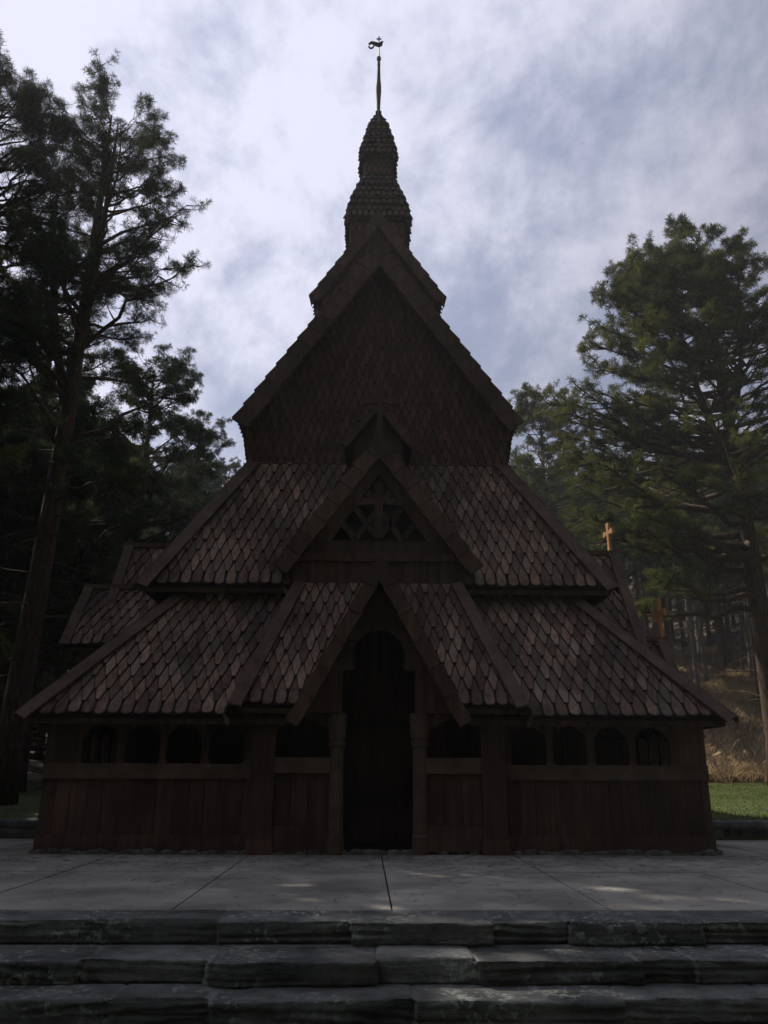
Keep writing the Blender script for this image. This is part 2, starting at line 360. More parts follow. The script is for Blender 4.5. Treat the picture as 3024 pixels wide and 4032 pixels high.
low_wall(5.6, 17.2, 16.1, 'low dark stone retaining wall between the plaza and the sunlit lawn', 50)
low_wall(-17.0, -5.0, 16.1, 'low dark stone retaining wall at the shaded edge beside the dark trees', 60)

# ------------------------------------------------------------ shingles
def shingles(mb, P0, U, Vv, Nn, vmax, lim, w=.2, pitch=.26, t=.016, seed=0, vmin=0.0, first_round=True, d=1.0, jit=.016, rim=.017):
    rnd = random.Random(seed); P0 = Vector(P0); U = Vector(U).normalized(); Vv = Vector(Vv).normalized(); Nn = Vector(Nn).normalized()
    rows = int((vmax-vmin)/pitch)+1
    for r in range(rows):
        v0 = vmin+r*pitch; umn, umx = lim(v0)
        off = (w/2 if r % 2 else 0); n0 = math.floor(umn/w)-1; n1 = math.ceil(umx/w)+1
        for k in range(n0, n1+1):
            uc = k*w+off; hw = w/2*rnd.uniform(.90, .97); dv = rnd.uniform(-jit, jit); Lh = 2.08*pitch; rot = rnd.uniform(-.035, .035); lift = rnd.uniform(0, .7)*t
            if r == 0 and first_round: shp = [(-.7*hw, .04*pitch), (-.0, -.03*pitch), (.7*hw, .04*pitch), (hw, .2*pitch), (hw, Lh), (-hw, Lh), (-hw, .2*pitch)]
            else:
                tw = rnd.uniform(.16, .42); shp = [(-tw*hw, 0), (tw*hw, 0), (hw, d*pitch), (hw, Lh), (-hw, Lh), (-hw, d*pitch)]
            pts = []; us = []
            for (a, b) in shp:
                vv = v0+dv+b; 
                if vv > vmax: vv = vmax
                uu = uc+a+rot*b; mn, mxx = lim(vv); uu = min(max(uu, mn), mxx); us.append(uu)
                nh = t*(2.08-(vv-v0-dv)/pitch)+t*.6+lift*(1-b/Lh); pts.append((uu, vv, nh))
            if max(us)-min(us) < .03: continue
            m = len(pts)
            top = [P0+U*a+Vv*b+Nn*c for a, b, c in pts]; bot = [P0+U*a+Vv*b+Nn*(c-t*1.1) for a, b, c in pts]
            cxy = (sum(p[0] for p in pts)/m, sum(p[1] for p in pts)/m); du = max(us)-min(us)
            inn = []
            for (a, b, c) in pts:
                fu = max(0, 1-2*rim/max(du, .04)); bb = b+(rim*1.3 if b < v0+.5*pitch else rim*.2) if b < vmax-.01 else b
                inn.append(P0+U*(cxy[0]+(a-cxy[0])*fu)+Vv*bb+Nn*(c+t*.22))
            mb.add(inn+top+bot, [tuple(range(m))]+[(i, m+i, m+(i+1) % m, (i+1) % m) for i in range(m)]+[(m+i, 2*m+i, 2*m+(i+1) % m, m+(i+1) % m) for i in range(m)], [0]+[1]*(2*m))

def roof_face(mb_s, mb_b, e0, e1, t0, t1, Nn, w, pitch, seed, thick=.05, **kw):
    """eave e0->e1, top t0->t1 (trapezoid); shingles into mb_s, backing slab into mb_b"""
    e0, e1, t0, t1 = map(Vector, (e0, e1, t0, t1)); Nn = Vector(Nn).normalized()
    U = (e1-e0).normalized(); Vv = Nn.cross(U).normalized()
    if Vv.dot(t0-e0) < 0: Vv = -Vv
    mid = (e0+e1)/2; H = (t0-e0).dot(Vv); a0 = (e0-mid).dot(U); a1 = (e1-mid).dot(U); b0 = (t0-mid).dot(U); b1 = (t1-mid).dot(U)
    lim = lambda v: (a0+(b0-a0)*min(1, max(0, v/H)), a1+(b1-a1)*min(1, max(0, v/H)))
    shingles(mb_s, mid, U, Vv, Nn, H, lim, w, pitch, seed=seed, **kw)
    mb_b.prism([e0, e1, t1, t0], -Nn*thick)

def hip_plank(mb, p0, p1, Nn, inward, w, th=.035, lift=.055):
    """plank lying on a roof slope along its edge p0->p1"""
    p0, p1, Nn, inw = Vector(p0), Vector(p1), Vector(Nn).normalized(), Vector(inward)
    t = (p1-p0).normalized(); inw = (inw-t*inw.dot(t)-Nn*inw.dot(Nn)).normalized()
    a = p0+Nn*lift; b = p1+Nn*lift
    mb.hexa([a, b, b+inw*w, a+inw*w, a+Nn*th, b+Nn*th, b+inw*w+Nn*th, a+inw*w+Nn*th])

def stepped_barge(mb, apex, end, y0, depth, width, step, rise=.035, yj=.02):
    """barge along a gable slope in the XZ plane built of lapped boards with a saw-tooth outer edge"""
    A = Vector((apex[0], 0, apex[1])); E = Vector((end[0], 0, end[1])); t = (E-A); L = t.length; t.normalize()
    n = Vector((-t.z, 0, t.x)); 
    if n.z < 0: n = -n
    k = max(1, round(L/step)); s = L/k
    for i in range(k):
        a = A+t*(s*i-(0 if i == 0 else .03)); b = A+t*(s*(i+1)+.02)
        ax0, bx0 = a-n*rise*.0, b+n*rise
        ai, bi = a-n*width, b-n*(width-rise*.6)
        if i == 0: ai = Vector((A.x, 0, A.z-width/max(.3, abs(n.z)))); ax0 = A.copy()
        ya, yb = y0+yj*.2*(i % 2), y0-yj
        mb.hexa([(ai.x, ya, ai.z), (bi.x, yb, bi.z), (bi.x, y0+depth, bi.z), (ai.x, y0+depth, ai.z),
                 (ax0.x, ya, ax0.z), (bx0.x, yb, bx0.z), (bx0.x, y0+depth, bx0.z), (ax0.x, y0+depth, ax0.z)])

# ------------------------------------------------------------ the church
CH = empty('stave_church', (X0, 13.2, 0))
tag(CH, 'dark brown wooden stave church with tiered shingled roofs, stacked gables and a thin spire', 'church')
def P(mb, name, m='wood', parent=None, label=None, smooth=False):
    o = mb.build(name, M[m], parent or CH, smooth)
    if label: o['label'] = label
    return o
GH, GY0, GY1 = 5.06, 13.2, 25.6           # gallery half width, front and back

# foundation of rubble
fd = MB(); rnd = random.Random(3)
def rubble(x0, y0, x1, y1, n):
    for i in range(n):
        q = (i+.5)/n; x = x0+(x1-x0)*q; y = y0+(y1-y0)*q; s = rnd.uniform(.03, .10)
        vs = []
        for a in range(6):
            for zz, rr in ((-.03, 1), (s*.5, .9), (s*.8, .45)):
                vs.append((x+math.cos(a*1.047+q*9)*s*rr*rnd.uniform(.8, 1.5), y-.03+math.sin(a*1.047+q*9)*s*rr*.8, zz))
        fs = [(a*3+k, ((a+1) % 6)*3+k, ((a+1) % 6)*3+k+1, a*3+k+1) for a in range(6) for k in (0, 1)]+[tuple(a*3+2 for a in range(6))]
        fd.add(vs, fs)
rubble(X0-GH, GY0-.05, X0+GH, GY0-.05, 110); rubble(X0-GH-.03, GY0, X0-GH-.03, GY1, 110); rubble(X0+GH+.03, GY0, X0+GH+.03, GY1, 110)
fd.box(X0-GH-.06, X0+GH+.06, GY0-.07, GY1+.05, -.05, .018); P(fd, 'foundation', 'rubble')

# gallery wall: planks, rail, arcade, head board (local u along the wall, built by a mapper)
def arcade(name, f, u0, u1, door=None, zr0=1.05, zr1=1.27, ztop=2.05, zo=1.84, pitch=.6, label=None, uo=None):
    mb = MB()
    def bx(a, b, v0, v1, z0, z1): 
        c = [f(a, v0), f(b, v0), f(b, v1), f(a, v1)]; mb.hexa([(x, y, z0) for x, y in c]+[(x, y, z1) for x, y in c])
    # wide vertical planks below the rail
    u = u0; k = 0
    while u < u1-.02:
        w_ = min(rnd.uniform(.19, .30), u1-u)
        bx(u+.003, u+w_-.003, .03+rnd.uniform(0, .012), .10, .03, zr0); u += w_; k += 1
    bx(u0, u1, .052, .11, 0.0, ztop-.02) if False else None
    bx(u0, u1, -.012, .10, .02, .26)                     # sill beam
    o1 = P(mb, name, label=label)
    mr_ = MB(); mb = mr_; bx(u0, u1, -.012, .12, zr0, zr1); P(mr_, 'rail', 'board', o1)
    # header with round arches
    a0, a1 = (uo or (u0+.12, u1-.12)); n = max(1, round((a1-a0)/pitch)); s = (a1-a0)/n
    hd = MB(); mb = hd
    if a0 > u0: bx(u0, a0, .02, .1, zr1, ztop)
    if a1 < u1: bx(a1, u1, .02, .1, zr1, ztop)
    pw = .05
    for i in range(n):
        ua, ub = a0+i*s+pw, a0+(i+1)*s-pw; r = (ub-ua)/2; zc = zo-r*.95; prev = None
        for q in range(9):
            th = math.pi*q/8; uu = (ua+ub)/2-math.cos(th)*r; zz = zc+math.sin(th)*r*.95
            if prev:
                c = [f(prev[0], .03), f(uu, .03), f(uu, .09), f(prev[0], .09)]
                hd.hexa([(c[0][0], c[0][1], prev[1]), (c[1][0], c[1][1], zz), (c[2][0], c[2][1], zz), (c[3][0], c[3][1], prev[1])]+[(x, y, ztop) for x, y in c])
            prev = (uu, zz)
    P(hd, 'arcade_head', 'wood', o1)
    for i in range(n+1):
        ps = MB(); mb = ps; uu = a0+i*s; bx(uu-pw, uu+pw, .015, .105, zr1, ztop)
        bx(uu-pw-.015, uu+pw+.015, .005, .115, zr1, zr1+.05)
        P(ps, 'post', 'wood', o1)
    return o1
arcade('gallery_wall', lambda u, v: (u, GY0+v), X0-GH, X0-1.92, uo=(X0-GH+.5, X0-2.0))
arcade('gallery_wall', lambda u, v: (u, GY0+v), X0+1.92, X0+GH, uo=(X0+2.0, X0+GH-.5))
arcade('gallery_wall', lambda u, v: (X0-GH+v, u), GY0+.1, GY1, uo=(GY0+.6, GY1-.5))
arcade('gallery_wall', lambda u, v: (X0+GH-v, u), GY0+.1, GY1, uo=(GY0+.6, GY1-.5))
bw = MB(); bw.box(X0-GH, X0+GH, GY1-.1, GY1, 0, 2.1); P(bw, 'gallery_wall')
gf = MB(); gf.box(X0-GH+.1, X0+GH-.1, GY0+.12, GY1-.12, 0.0, .05); P(gf, 'gallery_floor', 'backing')

# gallery roof
def hipped(name, hw0, ya0, yb0, z0, hw1, ya1, yb1, z1, w, pitch, seed, bw_=.2, front_gap=None):
    s = MB(); b = MB()
    run_f = ya1-ya0; run_s = hw0-hw1; rz = z1-z0
    nF = Vector((0, -rz, run_f)).normalized(); nL = Vector((-rz, 0, run_s)).normalized(); nR = Vector((rz, 0, run_s)).normalized(); nB = Vector((0, rz, yb0-yb1)).normalized()
    L, Rr = X0-hw0, X0+hw0; l, r = X0-hw1, X0+hw1
    if front_gap:
        roof_face(s, b, (L, ya0, z0), (X0-front_gap, ya0, z0), (l, ya1, z1), (X0-front_gap, ya1, z1), nF, w, pitch, seed)
        roof_face(s, b, (X0+front_gap, ya0, z0), (Rr, ya0, z0), (X0+front_gap, ya1, z1), (r, ya1, z1), nF, w, pitch, seed+7)
    else: roof_face(s, b, (L, ya0, z0), (Rr, ya0, z0), (l, ya1, z1), (r, ya1, z1), nF, w, pitch, seed)
    roof_face(s, b, (L, yb0, z0), (L, ya0, z0), (l, yb1, z1), (l, ya1, z1), nL, w, pitch, seed+1)
    roof_face(s, b, (Rr, ya0, z0), (Rr, yb0, z0), (r, ya1, z1), (r, yb1, z1), nR, w, pitch, seed+2)
    b.prism([(L, yb0, z0), (Rr, yb0, z0), (r, yb1, z1), (l, yb1, z1)], -nB*.05)
    ro = P(s, name, 'shingle'); P(b, 'roof_boarding', 'backing', ro)
    for sx, e, t_, nS in ((-1, L, l, nL), (1, Rr, r, nR)):
        h = MB()
        hip_plank(h, (e-sx*-.02, ya0-.03, z0-.02), (t_, ya1, z1), nF, (-sx, 0, 0), bw_)
        hip_plank(h, (e+sx*.03, ya0-.02, z0-.02), (t_, ya1, z1), nS, (0, 1, 0), bw_*.9, lift=.05)
        P(h, 'hip_board', 'board', ro)
    # fascia under the eaves
    fs_ = MB()
    if front_gap:
        fs_.box(L+.12, X0-front_gap, ya0+.05, ya0+.09, z0-.11, z0-.03); P(fs_, 'fascia', 'wood', ro); fs_ = MB(); fs_.box(X0+front_gap, Rr-.12, ya0+.05, ya0+.09, z0-.11, z0-.03); P(fs_, 'fascia', 'wood', ro); fs_ = MB()
    else: fs_.box(L+.06, Rr-.06, ya0+.05, ya0+.09, z0-.11, z0-.03); P(fs_, 'fascia', 'wood', ro); fs_ = MB()
    fs_.box(L+.07, L+.11, ya0+.1, yb0, z0-.11, z0-.03); P(fs_, 'fascia', 'wood', ro); fs_ = MB(); fs_.box(Rr-.11, Rr-.07, ya0+.1, yb0, z0-.11, z0-.03)
    if 0: fs_.box(L+.07, L+.11, ya0+.1, yb0, z0-.11, z0-.03); fs_.box(Rr-.11, Rr-.07, ya0+.1, yb0, z0-.11, z0-.03)
    P(fs_, 'fascia', 'wood', ro)
    return ro
hipped('gallery_roof', 5.38, 12.85, 25.95, 1.95, 3.55, 14.7, 24.1, 4.2, .2, .262, 100, front_gap=1.4)
# soffit rafters of the gallery, seen from below
for k in range(22):
    x = X0-5.15+k*.49
    if abs(x-X0) < 1.5: continue
    rf = MB(); q = min(1, (5.3-abs(x-X0))/1.85); rf.beam((x, 12.9, 1.86), (x, 12.9+1.7*q, 1.86+2.0*q), .07, .09); P(rf, 'rafter', 'wood')

# aisle wall behind the gallery
aw = MB()
def planked(mb, x0, x1, y0, y1, z0, z1, axis='x'):
    u = x0 if axis == 'x' else y0; e = x1 if axis == 'x' else y1
    while u < e-.01:
        w_ = min(rnd.uniform(.2, .34), e-u); d_ = rnd.uniform(0, .015)
        if axis == 'x': mb.box(u+.003, u+w_-.003, y0+d_, y1, z0, z1)
        else: mb.box(x0+d_, x1, u+.003, u+w_-.003, z0, z1)
        u += w_
planked(aw, X0-3.6, X0-.62, 14.72, 14.85, 0, 4.35); planked(aw, X0+.62, X0+3.6, 14.72, 14.85, 0, 4.35); planked(aw, X0-.62, X0+.62, 14.72, 14.85, 2.6, 4.35)
planked(aw, X0-3.6, X0-3.48, 14.86, 24.1, 0, 4.35, 'y'); planked(aw, X0+3.48, X0+3.6, 14.86, 24.1, 0, 4.35, 'y'); aw.box(X0-3.6, X0+3.6, 24.1, 24.2, 0, 4.35)
P(aw, 'aisle_wall', 'wood')
dr = MB(); planked(dr, X0-.62, X0+.62, 14.78, 14.84, 0.05, 2.6); dr.box(X0-.60, X0+.60, 14.75, 14.782, .6, .72); dr.box(X0-.60, X0+.60, 14.75, 14.782, 1.9, 2.02)
do = P(dr, 'door', 'wood'); dh = MB(); dh.tube([(X0+.45, 14.70, 1.05), (X0+.45, 14.68, 1.15), (X0+.45, 14.70, 1.25)], [.015]*3, 6); P(dh, 'handle', 'iron', do)

hipped('aisle_roof', 4.2, 14.35, 24.6, 4.28, 2.62, 16.0, 22.9, 7.2, .2, .275, 140, bw_=.22)

# ---- nave (clerestory) gable and roof
NY, NZ0, NAP, NEV, NHW, NB = 16.0, 7.1, 12.05, 8.05, 2.82, 15.5
slope = (12.25-7.98)/2.9
nb = MB(); ns = MB()
nb.prism([(X0-2.62, NY, NZ0), (X0+2.62, NY, NZ0), (X0+2.78, NY, 8.1), (X0, NY, 12.0), (X0-2.78, NY, 8.1)], (0, 6.8, 0))
def limn(v):
    z = NZ0+v
    h = 2.64+.17*min(1, max(0, (z-NZ0)/1.0)) if z < 8.05 else max(0.0, (12.12-z)/slope)
    return (-h, h)
shingles(ns, (X0, NY-.005, NZ0-.02), (1, 0, 0), (0, 0, 1), (0, -1, 0), 4.9, limn, .165, .215, t=.014, seed=5, d=1.1)
for sx in (-1, 1):
    N_ = Vector((sx, 0, -.16)).normalized(); Vv = Vector((sx*.16, 0, 1)).normalized()
    shingles(ns, (X0+sx*2.63, NY+3.4, NZ0-.02), (0, 1, 0), Vv, N_, 1.2, lambda v: (-3.43, 3.4), .165, .10, t=.018, seed=8, d=.5)
nw = P(ns, 'nave_wall', 'wallshingle'); P(nb, 'wall_core', 'backing', nw)
bm_ = MB(); bm_.box(X0-2.75, X0+2.75, NY-.05, NY+.03, NZ0-.03, NZ0+.09); P(bm_, 'base_beam', 'wood', nw)
# nave roof
def gable_roof(name, ap, ev, hw, y0, y1, bargew, step, seed, w=.2, pitch=.27, m='shingle', depth=.12, th=.05, xc=None):
    xc = X0 if xc is None else xc
    s = MB(); b = MB()
    for sx in (-1, 1):
        nS = Vector((sx*(ap-ev), 0, hw)).normalized(); e0, e1 = (xc+sx*hw, y0+.02, ev), (xc+sx*hw, y1, ev); t0, t1 = (xc, y0+.02, ap), (xc, y1, ap)
        roof_face(s, b, e0, e1, t0, t1, nS, w, pitch, seed+sx, thick=th, first_round=False)
    ro = P(s, name, m); P(b, 'roof_boarding', 'backing', ro)
    for sx in (-1, 1):
        bb = MB(); stepped_barge(bb, (xc, ap+.07), (xc+sx*(hw+.05), ev+.0), y0, depth, bargew, step); P(bb, 'barge_board', 'wood', ro)
    rr = MB(); rr.beam((xc, y0+.1, ap+.08), (xc, y1, ap+.08), .12, .1); P(rr, 'ridge_board', 'wood', ro)
    return ro
NR = gable_roof('nave_roof', 12.2, 8.0, 2.88, NB, 23.2, .36, .36, 200, th=.1)
bk = MB()
for sx in (-1, 1):
    bk.beam((X0+sx*2.3, 15.62, 8.45), (X0+sx*2.62, 15.62, 7.75), .12, .12, (0, 1, 0)) if False else None
# under-eave brackets of the nave barge
for sx in (-1, 1):
    bk = MB(); bk.box(X0+sx*2.45-.06, X0+sx*2.45+.06, 15.55, 16.0, 8.18, 8.32); P(bk, 'bracket', 'wood')

# ---- ridge turret
TY = 19.5
tb = MB(); ts = MB()
tb.prism([(X0-1.42, TY-1.25, 9.4), (X0+1.42, TY-1.25, 9.4), (X0+1.5, TY-1.25, 12.5), (X0, TY-1.25, 14.8), (X0-1.5, TY-1.25, 12.5)], (0, 2.5, 0))
shingles(ts, (X0, TY-1.26, 11.4), (1, 0, 0), (0, 0, 1), (0, -1, 0), 3.4, lambda v: (-1.45, 1.45) if v < 1.05 else (-max(0, (14.75-11.4-v)/1.55), max(0, (14.75-11.4-v)/1.55)), .15, .19, t=.013, seed=31, d=1.1)
for sx in (-1, 1): shingles(ts, (X0+sx*1.46, TY, 11.3), (0, 1, 0), (0, 0, 1), (sx, 0, 0), 1.2, lambda v: (-1.27, 1.25), .15, .12, t=.02, seed=33, d=.5)
tw = P(ts, 'turret_wall', 'wallshingle'); P(tb, 'wall_core', 'backing', tw)
gable_roof('turret_roof', 14.85, 12.42, 1.62, TY-1.5, TY+1.5, .26, .36, 210, w=.18, pitch=.25, th=.08)
for sx in (-1, 1):
    fo = MB(); fo.prism([(X0+sx*1.6, TY-1.52, 12.46), (X0+sx*1.69, TY-1.52, 12.34), (X0+sx*1.64, TY-1.52, 12.12), (X0+sx*1.56, TY-1.52, 12.3)], (0, .06, 0)); P(fo, 'eave_horn', 'wood')

def zat(py, D):       # height of a silhouette point seen at picture row py at distance D
    e = R(17.46)-math.atan((py-1106)/1790.0); return EYE+D*math.tan(e)
def hwat(ph, z, D): return ph*(D*math.cos(R(17.46))+(z-EYE)*math.sin(R(17.46)))/1790.0
def tower_stage(name, prof_px, tiers_pitch, seed, wall=False, horn=False):
    """square stage: prof_px rows (picture row, half width) measured from the spire; real shingled faces"""
    pr = []
    for py, ph in prof_px:
        h = .5
        for _ in range(5): z = zat(py, TY-h); h = hwat(ph, z, TY-h)
        pr.append((z, h))
    pr.sort()
    core = MB(); core.lathe(X0, TY, [(z, max(.02, h-.06)) for z, h in pr], sq=True)
    s = MB()
    for i in range(len(pr)-1):
        (z0, h0), (z1, h1) = pr[i], pr[i+1]; rz, ru = z1-z0, h0-h1; Ls = math.hypot(rz, ru)
        for k in range(4):
            a = k*math.pi/2; nx_, ny_ = math.sin(a), -math.cos(a); ux, uy = math.cos(a), math.sin(a)
            Nn = Vector((nx_*rz, ny_*rz, ru)).normalized(); Vv = Vector((-nx_*ru, -ny_*ru, rz)).normalized()
            lim = lambda v, h0=h0, h1=h1, Ls=Ls: (-(h0+(h1-h0)*min(1.3, v/Ls)), h0+(h1-h0)*min(1.3, v/Ls))
            shingles(s, (X0+nx_*(h0-(.09 if not wall else .03)), TY+ny_*(h0-(.09 if not wall else .03)), z0), (ux, uy, 0), Vv, Nn, Ls*1.02, lim, .16, tiers_pitch, t=.05 if not wall else .014, seed=seed+i*4+k, first_round=False, d=.55)
    o = P(s, name, 'wallshingle'); P(core, 'stage_core', 'backing', o)
    if horn:
        z, h = pr[0]
        for sx in (-1, 1):
            for sy in (-1, 1):
                hn = MB()
                for dx in (0, .07):
                    bx_ = X0+sx*(h-dx); hn.beam((bx_-sx*.03, TY+sy*(h-.02), z+.1), (bx_+sx*.035, TY+sy*h, z-.2+dx), .045, .04, (0, 1, 0))
                P(hn, 'eave_horn', 'wood', o)
    return pr
tower_stage('lower_tower_wall', [(533, 60), (468, 56.5)], .2, 300, wall=True)
tower_stage('lower_tower_roof', [(472, 69), (445, 62), (428, 55), (403, 43), (380, 29)], .23, 320, horn=True)
tower_stage('upper_tower_wall', [(383, 30), (330, 26.5)], .16, 340, wall=True)
pr = tower_stage('upper_tower_roof', [(333, 38.5), (312, 33), (298, 28.5), (283, 23), (270, 18.5), (252, 6)], .2, 360, horn=True)
def pz(py): return zat(py, TY)
sp = MB(); sp.lathe(X0, TY, [(pz(253), .085), (pz(244), .085)], sq=True)
S = lambda py, ph: (pz(py), hwat(ph, pz(py), TY))
sp.lathe(X0, TY, [S(246, 3.6), S(220, 4.3), S(200, 5.6), S(194, 5.9), S(192, 5.4), S(190, 5.8), S(182, 5.2), S(176, 4.3), S(150, 3.3), S(143, 3.1), S(141, 3.7), S(139, 3.2), S(132, 3.0), S(130, 4.4), S(127, 5.0), S(124, 4.3), S(122, 1.6)], n=12)
spo = P(sp, 'spire', 'wood', smooth=False)
wv = MB(); wv.tube([(X0, TY, pz(123)), (X0, TY, pz(79))], [.022, .012], 6)
vane = P(wv, 'weather_vane', 'iron')
cr = MB(); zc = pz(84.2); cr.box(X0-.075, X0+.075, TY-.012, TY+.012, zc-.016, zc+.016); cr.box(X0-.02, X0+.02, TY-.013, TY+.013, pz(89), pz(79.2)); P(cr, 'cross', 'iron', vane)
# dragon: looping tail, body, raised neck and head (thin iron plate with thickness)
dg = MB(); ppx = .01358*1.0
u = lambda px: (px-819)*hwat(1, pz(98), TY)
path = [(803, 100), (800, 103.5), (798.5, 100.5), (800, 96.5), (804, 95), (808.5, 97), (808, 101.5), (804, 104.8), (799.5, 104.5), (797, 101), (798, 95.5), (803, 92.5), (809, 94), (814, 96), (819, 97), (823, 95.5), (824.5, 92), (826, 90), (828, 90.2)]
rad = [.010, .014, .018, .02, .022, .022, .02, .018, .016, .02, .024, .034, .04, .044, .05, .046, .03, .022, .012]
path = path[8:]; rad = rad[8:]; loop = [(808.5, 99), (806, 103), (802, 105), (798.5, 103.2)]
dg.tube([(X0+u(a), TY, pz(b)) for a, b in loop+path], [q*1.35 for q in [.018, .02, .02, .02]+rad], 8)
dg.add([(X0+u(826), TY, pz(90)), (X0+u(829.5), TY-.01, pz(92)), (X0+u(826.5), TY+.01, pz(91.8))], [(0, 1, 2)])
P(dg, 'dragon', 'iron', vane, smooth=True)
lc = MB(); lc.tube([(X0+.02, 18.2, 17.0), (X0+.04, 18.5, 17.2), (X0-.02, 19.0, 18.2), (X0, 19.2, 19.3)], [.008]*4, 5)
P(lc, 'lightning_cable', 'iron')

# ---- vestibule gable above the porch (upper front gable)
uw = MB()
wy = 14.28
planked(uw, X0-1.52, X0+1.52, wy, wy+.1, 3.6, 4.72); uw.box(X0-1.56, X0+1.56, wy-.05, wy+.1, 4.72, 4.86)
planked(uw, X0-1.52, X0-1.42, wy+.1, 16.0, 3.6, 4.8, 'y'); planked(uw, X0+1.42, X0+1.52, wy+.1, 16.0, 3.6, 4.8, 'y')
uo_ = P(uw, 'upper_gable_wall', 'wood')
gs = 2.42/1.74
lt = MB()
lt.prism([(X0-1.5, wy, 4.86), (X0+1.5, wy, 4.86), (X0+1.36, wy, 5.10), (X0-1.36, wy, 5.10)], (0, .08, 0))       # bottom board
# slanted boards leaving the pierced triangle open
for sx in (-1, 1):
    lt.prism([(X0+sx*1.36, wy, 5.10), (X0+sx*.86, wy, 5.10), (X0, wy, 6.38), (X0, wy, 6.86)], (0, .08, 0))
def lat(a, b, w_=.1):
    lt.beam((a[0], wy+.03, a[1]), (b[0], wy+.03, b[1]), .05, w_, (0, 1, 0)) if False else lt.beam((a[0], wy+.03, a[1]), (b[0], wy+.03, b[1]), w_, .05, (0, 1, 0))
H_, B_ = 1.24, .84
for k in (1, 2, 3):
    q = k/4.0
    for sx in (-1, 1):
        # from the base point outward-in parallel to the opposite slope
        bx_ = X0+sx*(-B_+2*B_*q); tx = X0+sx*(-B_+2*B_*q)/1.0
        top = (X0+sx*(-B_+2*B_*q)+sx*B_*(1-q), 5.10+H_*(1-q)); lat((bx_, 5.12), top)
lt.prism([(X0-.5, wy-.012, 5.78), (X0+.5, wy-.012, 5.78), (X0+.36, wy-.012, 5.9), (X0-.36, wy-.012, 5.9)], (0, .05, 0))
P(lt, 'lattice', 'wood', uo_)
cr = MB(); cr.box(X0-.075, X0+.075, wy-.06, wy-.012, 5.14, 6.2)
for sx in (-1, 1): cr.prism([(X0+sx*.07, wy-.062, 5.78), (X0+sx*.07, wy-.062, 5.87), (X0+sx*.42, wy-.062, 5.90), (X0+sx*.42, wy-.062, 5.75)], (0, .05, 0))
P(cr, 'cross', 'wood', uo_)
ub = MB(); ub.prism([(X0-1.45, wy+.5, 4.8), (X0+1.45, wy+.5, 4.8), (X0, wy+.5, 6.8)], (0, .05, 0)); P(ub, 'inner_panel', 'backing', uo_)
gable_roof('upper_gable_roof', 6.98, 4.6, 1.74, 14.0, 16.05, .27, .36, 220, w=.18, pitch=.25, th=.06)
# small ridge gable behind the cross
gable_roof('ridge_gable_roof', 8.1, 7.22, .66, 14.9, 16.05, .13, .3, 230, w=.16, pitch=.2, th=.04, depth=.08)
rg = MB(); rg.prism([(X0-.5, 15.2, 6.6), (X0+.5, 15.2, 6.6), (X0+.5, 15.2, 7.3), (X0, 15.2, 7.98), (X0-.5, 15.2, 7.3)], (0, .8, 0)); P(rg, 'ridge_gable_wall', 'wood')
def cross(name, c, h, w_, th, dpt, axis, m, arm=.66, parent=None, label=None, rot=0):
    mb = MB(); x, y, z = c
    def pz_(pts):
        if axis == 'x': mb.prism([(x+a, y-dpt/2, z+b) for a, b in pts], (0, dpt, 0))
        else: mb.prism([(x-dpt/2, y+a, z+b) for a, b in pts], (dpt, 0, 0))
    t = th/2
    pz_([(-t*1.3, 0), (t*1.3, 0), (t*.85, h*arm*.5), (t*1.25, h), (-t*1.25, h), (-t*.85, h*arm*.5)])
    for s in (-1, 1):
        q = [(s*t*.8, h*arm-t*.7), (s*w_/2, h*arm-t*1.5), (s*w_/2, h*arm+t*1.5), (s*t*.8, h*arm+t*.7)]
        pz_(q if s > 0 else q[::-1])
    if rot: mb.v = [(x+(a-x)*math.cos(rot)-(b-y)*math.sin(rot), y+(a-x)*math.sin(rot)+(b-y)*math.cos(rot), c_) for a, b, c_ in mb.v]
    o = P(mb, name, m, parent, label); return o
cross('gable_cross', (X0+.01, 14.06, 6.95), 1.15, .66, .12, .07, 'x', 'wood', arm=.68)

# ---- porch: pillars, columns, rails, panels
for sx in (-1, 1):
    pp = MB(); pp.box(X0+sx*1.74-.18, X0+sx*1.74+.18, 13.04, 13.3, 0.02, 2.12); pp.box(X0+sx*1.74-.2, X0+sx*1.74+.2, 13.02, 13.32, 0.0, .22); P(pp, 'pillar', 'wood')
    cm = MB(); xc = X0+sx*.63
    cm.lathe(xc, 13.12, [(0.0, .13), (.25, .13), (.27, .115), (1.50, .105), (1.54, .135), (1.58, .14), (1.61, .11), (1.66, .135), (1.9, .15), (2.02, .15)], n=16); P(cm, 'column', 'board', smooth=False)
    pn = MB(); a, b = sorted((X0+sx*.74, X0+sx*1.57)); planked(pn, a, b, 13.12, 13.2, .04, 1.14); pn.box(a, b, 13.07, 13.2, .04, .40)
    pno = P(pn, 'porch_panel', 'wood'); rl = MB(); rl.box(a-.02, b+.02, 13.05, 13.22, 1.14, 1.365); P(rl, 'rail', 'board', pno)
    hd = MB(); r = (b-a)/2; prev = None
    for q in range(11):
        th = math.pi*q/10; uu = (a+b)/2-math.cos(th)*r; zz = 1.62+math.sin(th)*.30 + (.03 if q == 5 else 0)
        if prev: hd.hexa([(prev[0], 13.1, prev[1]), (uu, 13.1, zz), (uu, 13.18, zz), (prev[0], 13.18, prev[1]), (prev[0], 13.1, 2.14), (uu, 13.1, 2.14), (uu, 13.18, 2.14), (prev[0], 13.18, 2.14)])
        prev = (uu, zz)
    P(hd, 'arch_head', 'wood')
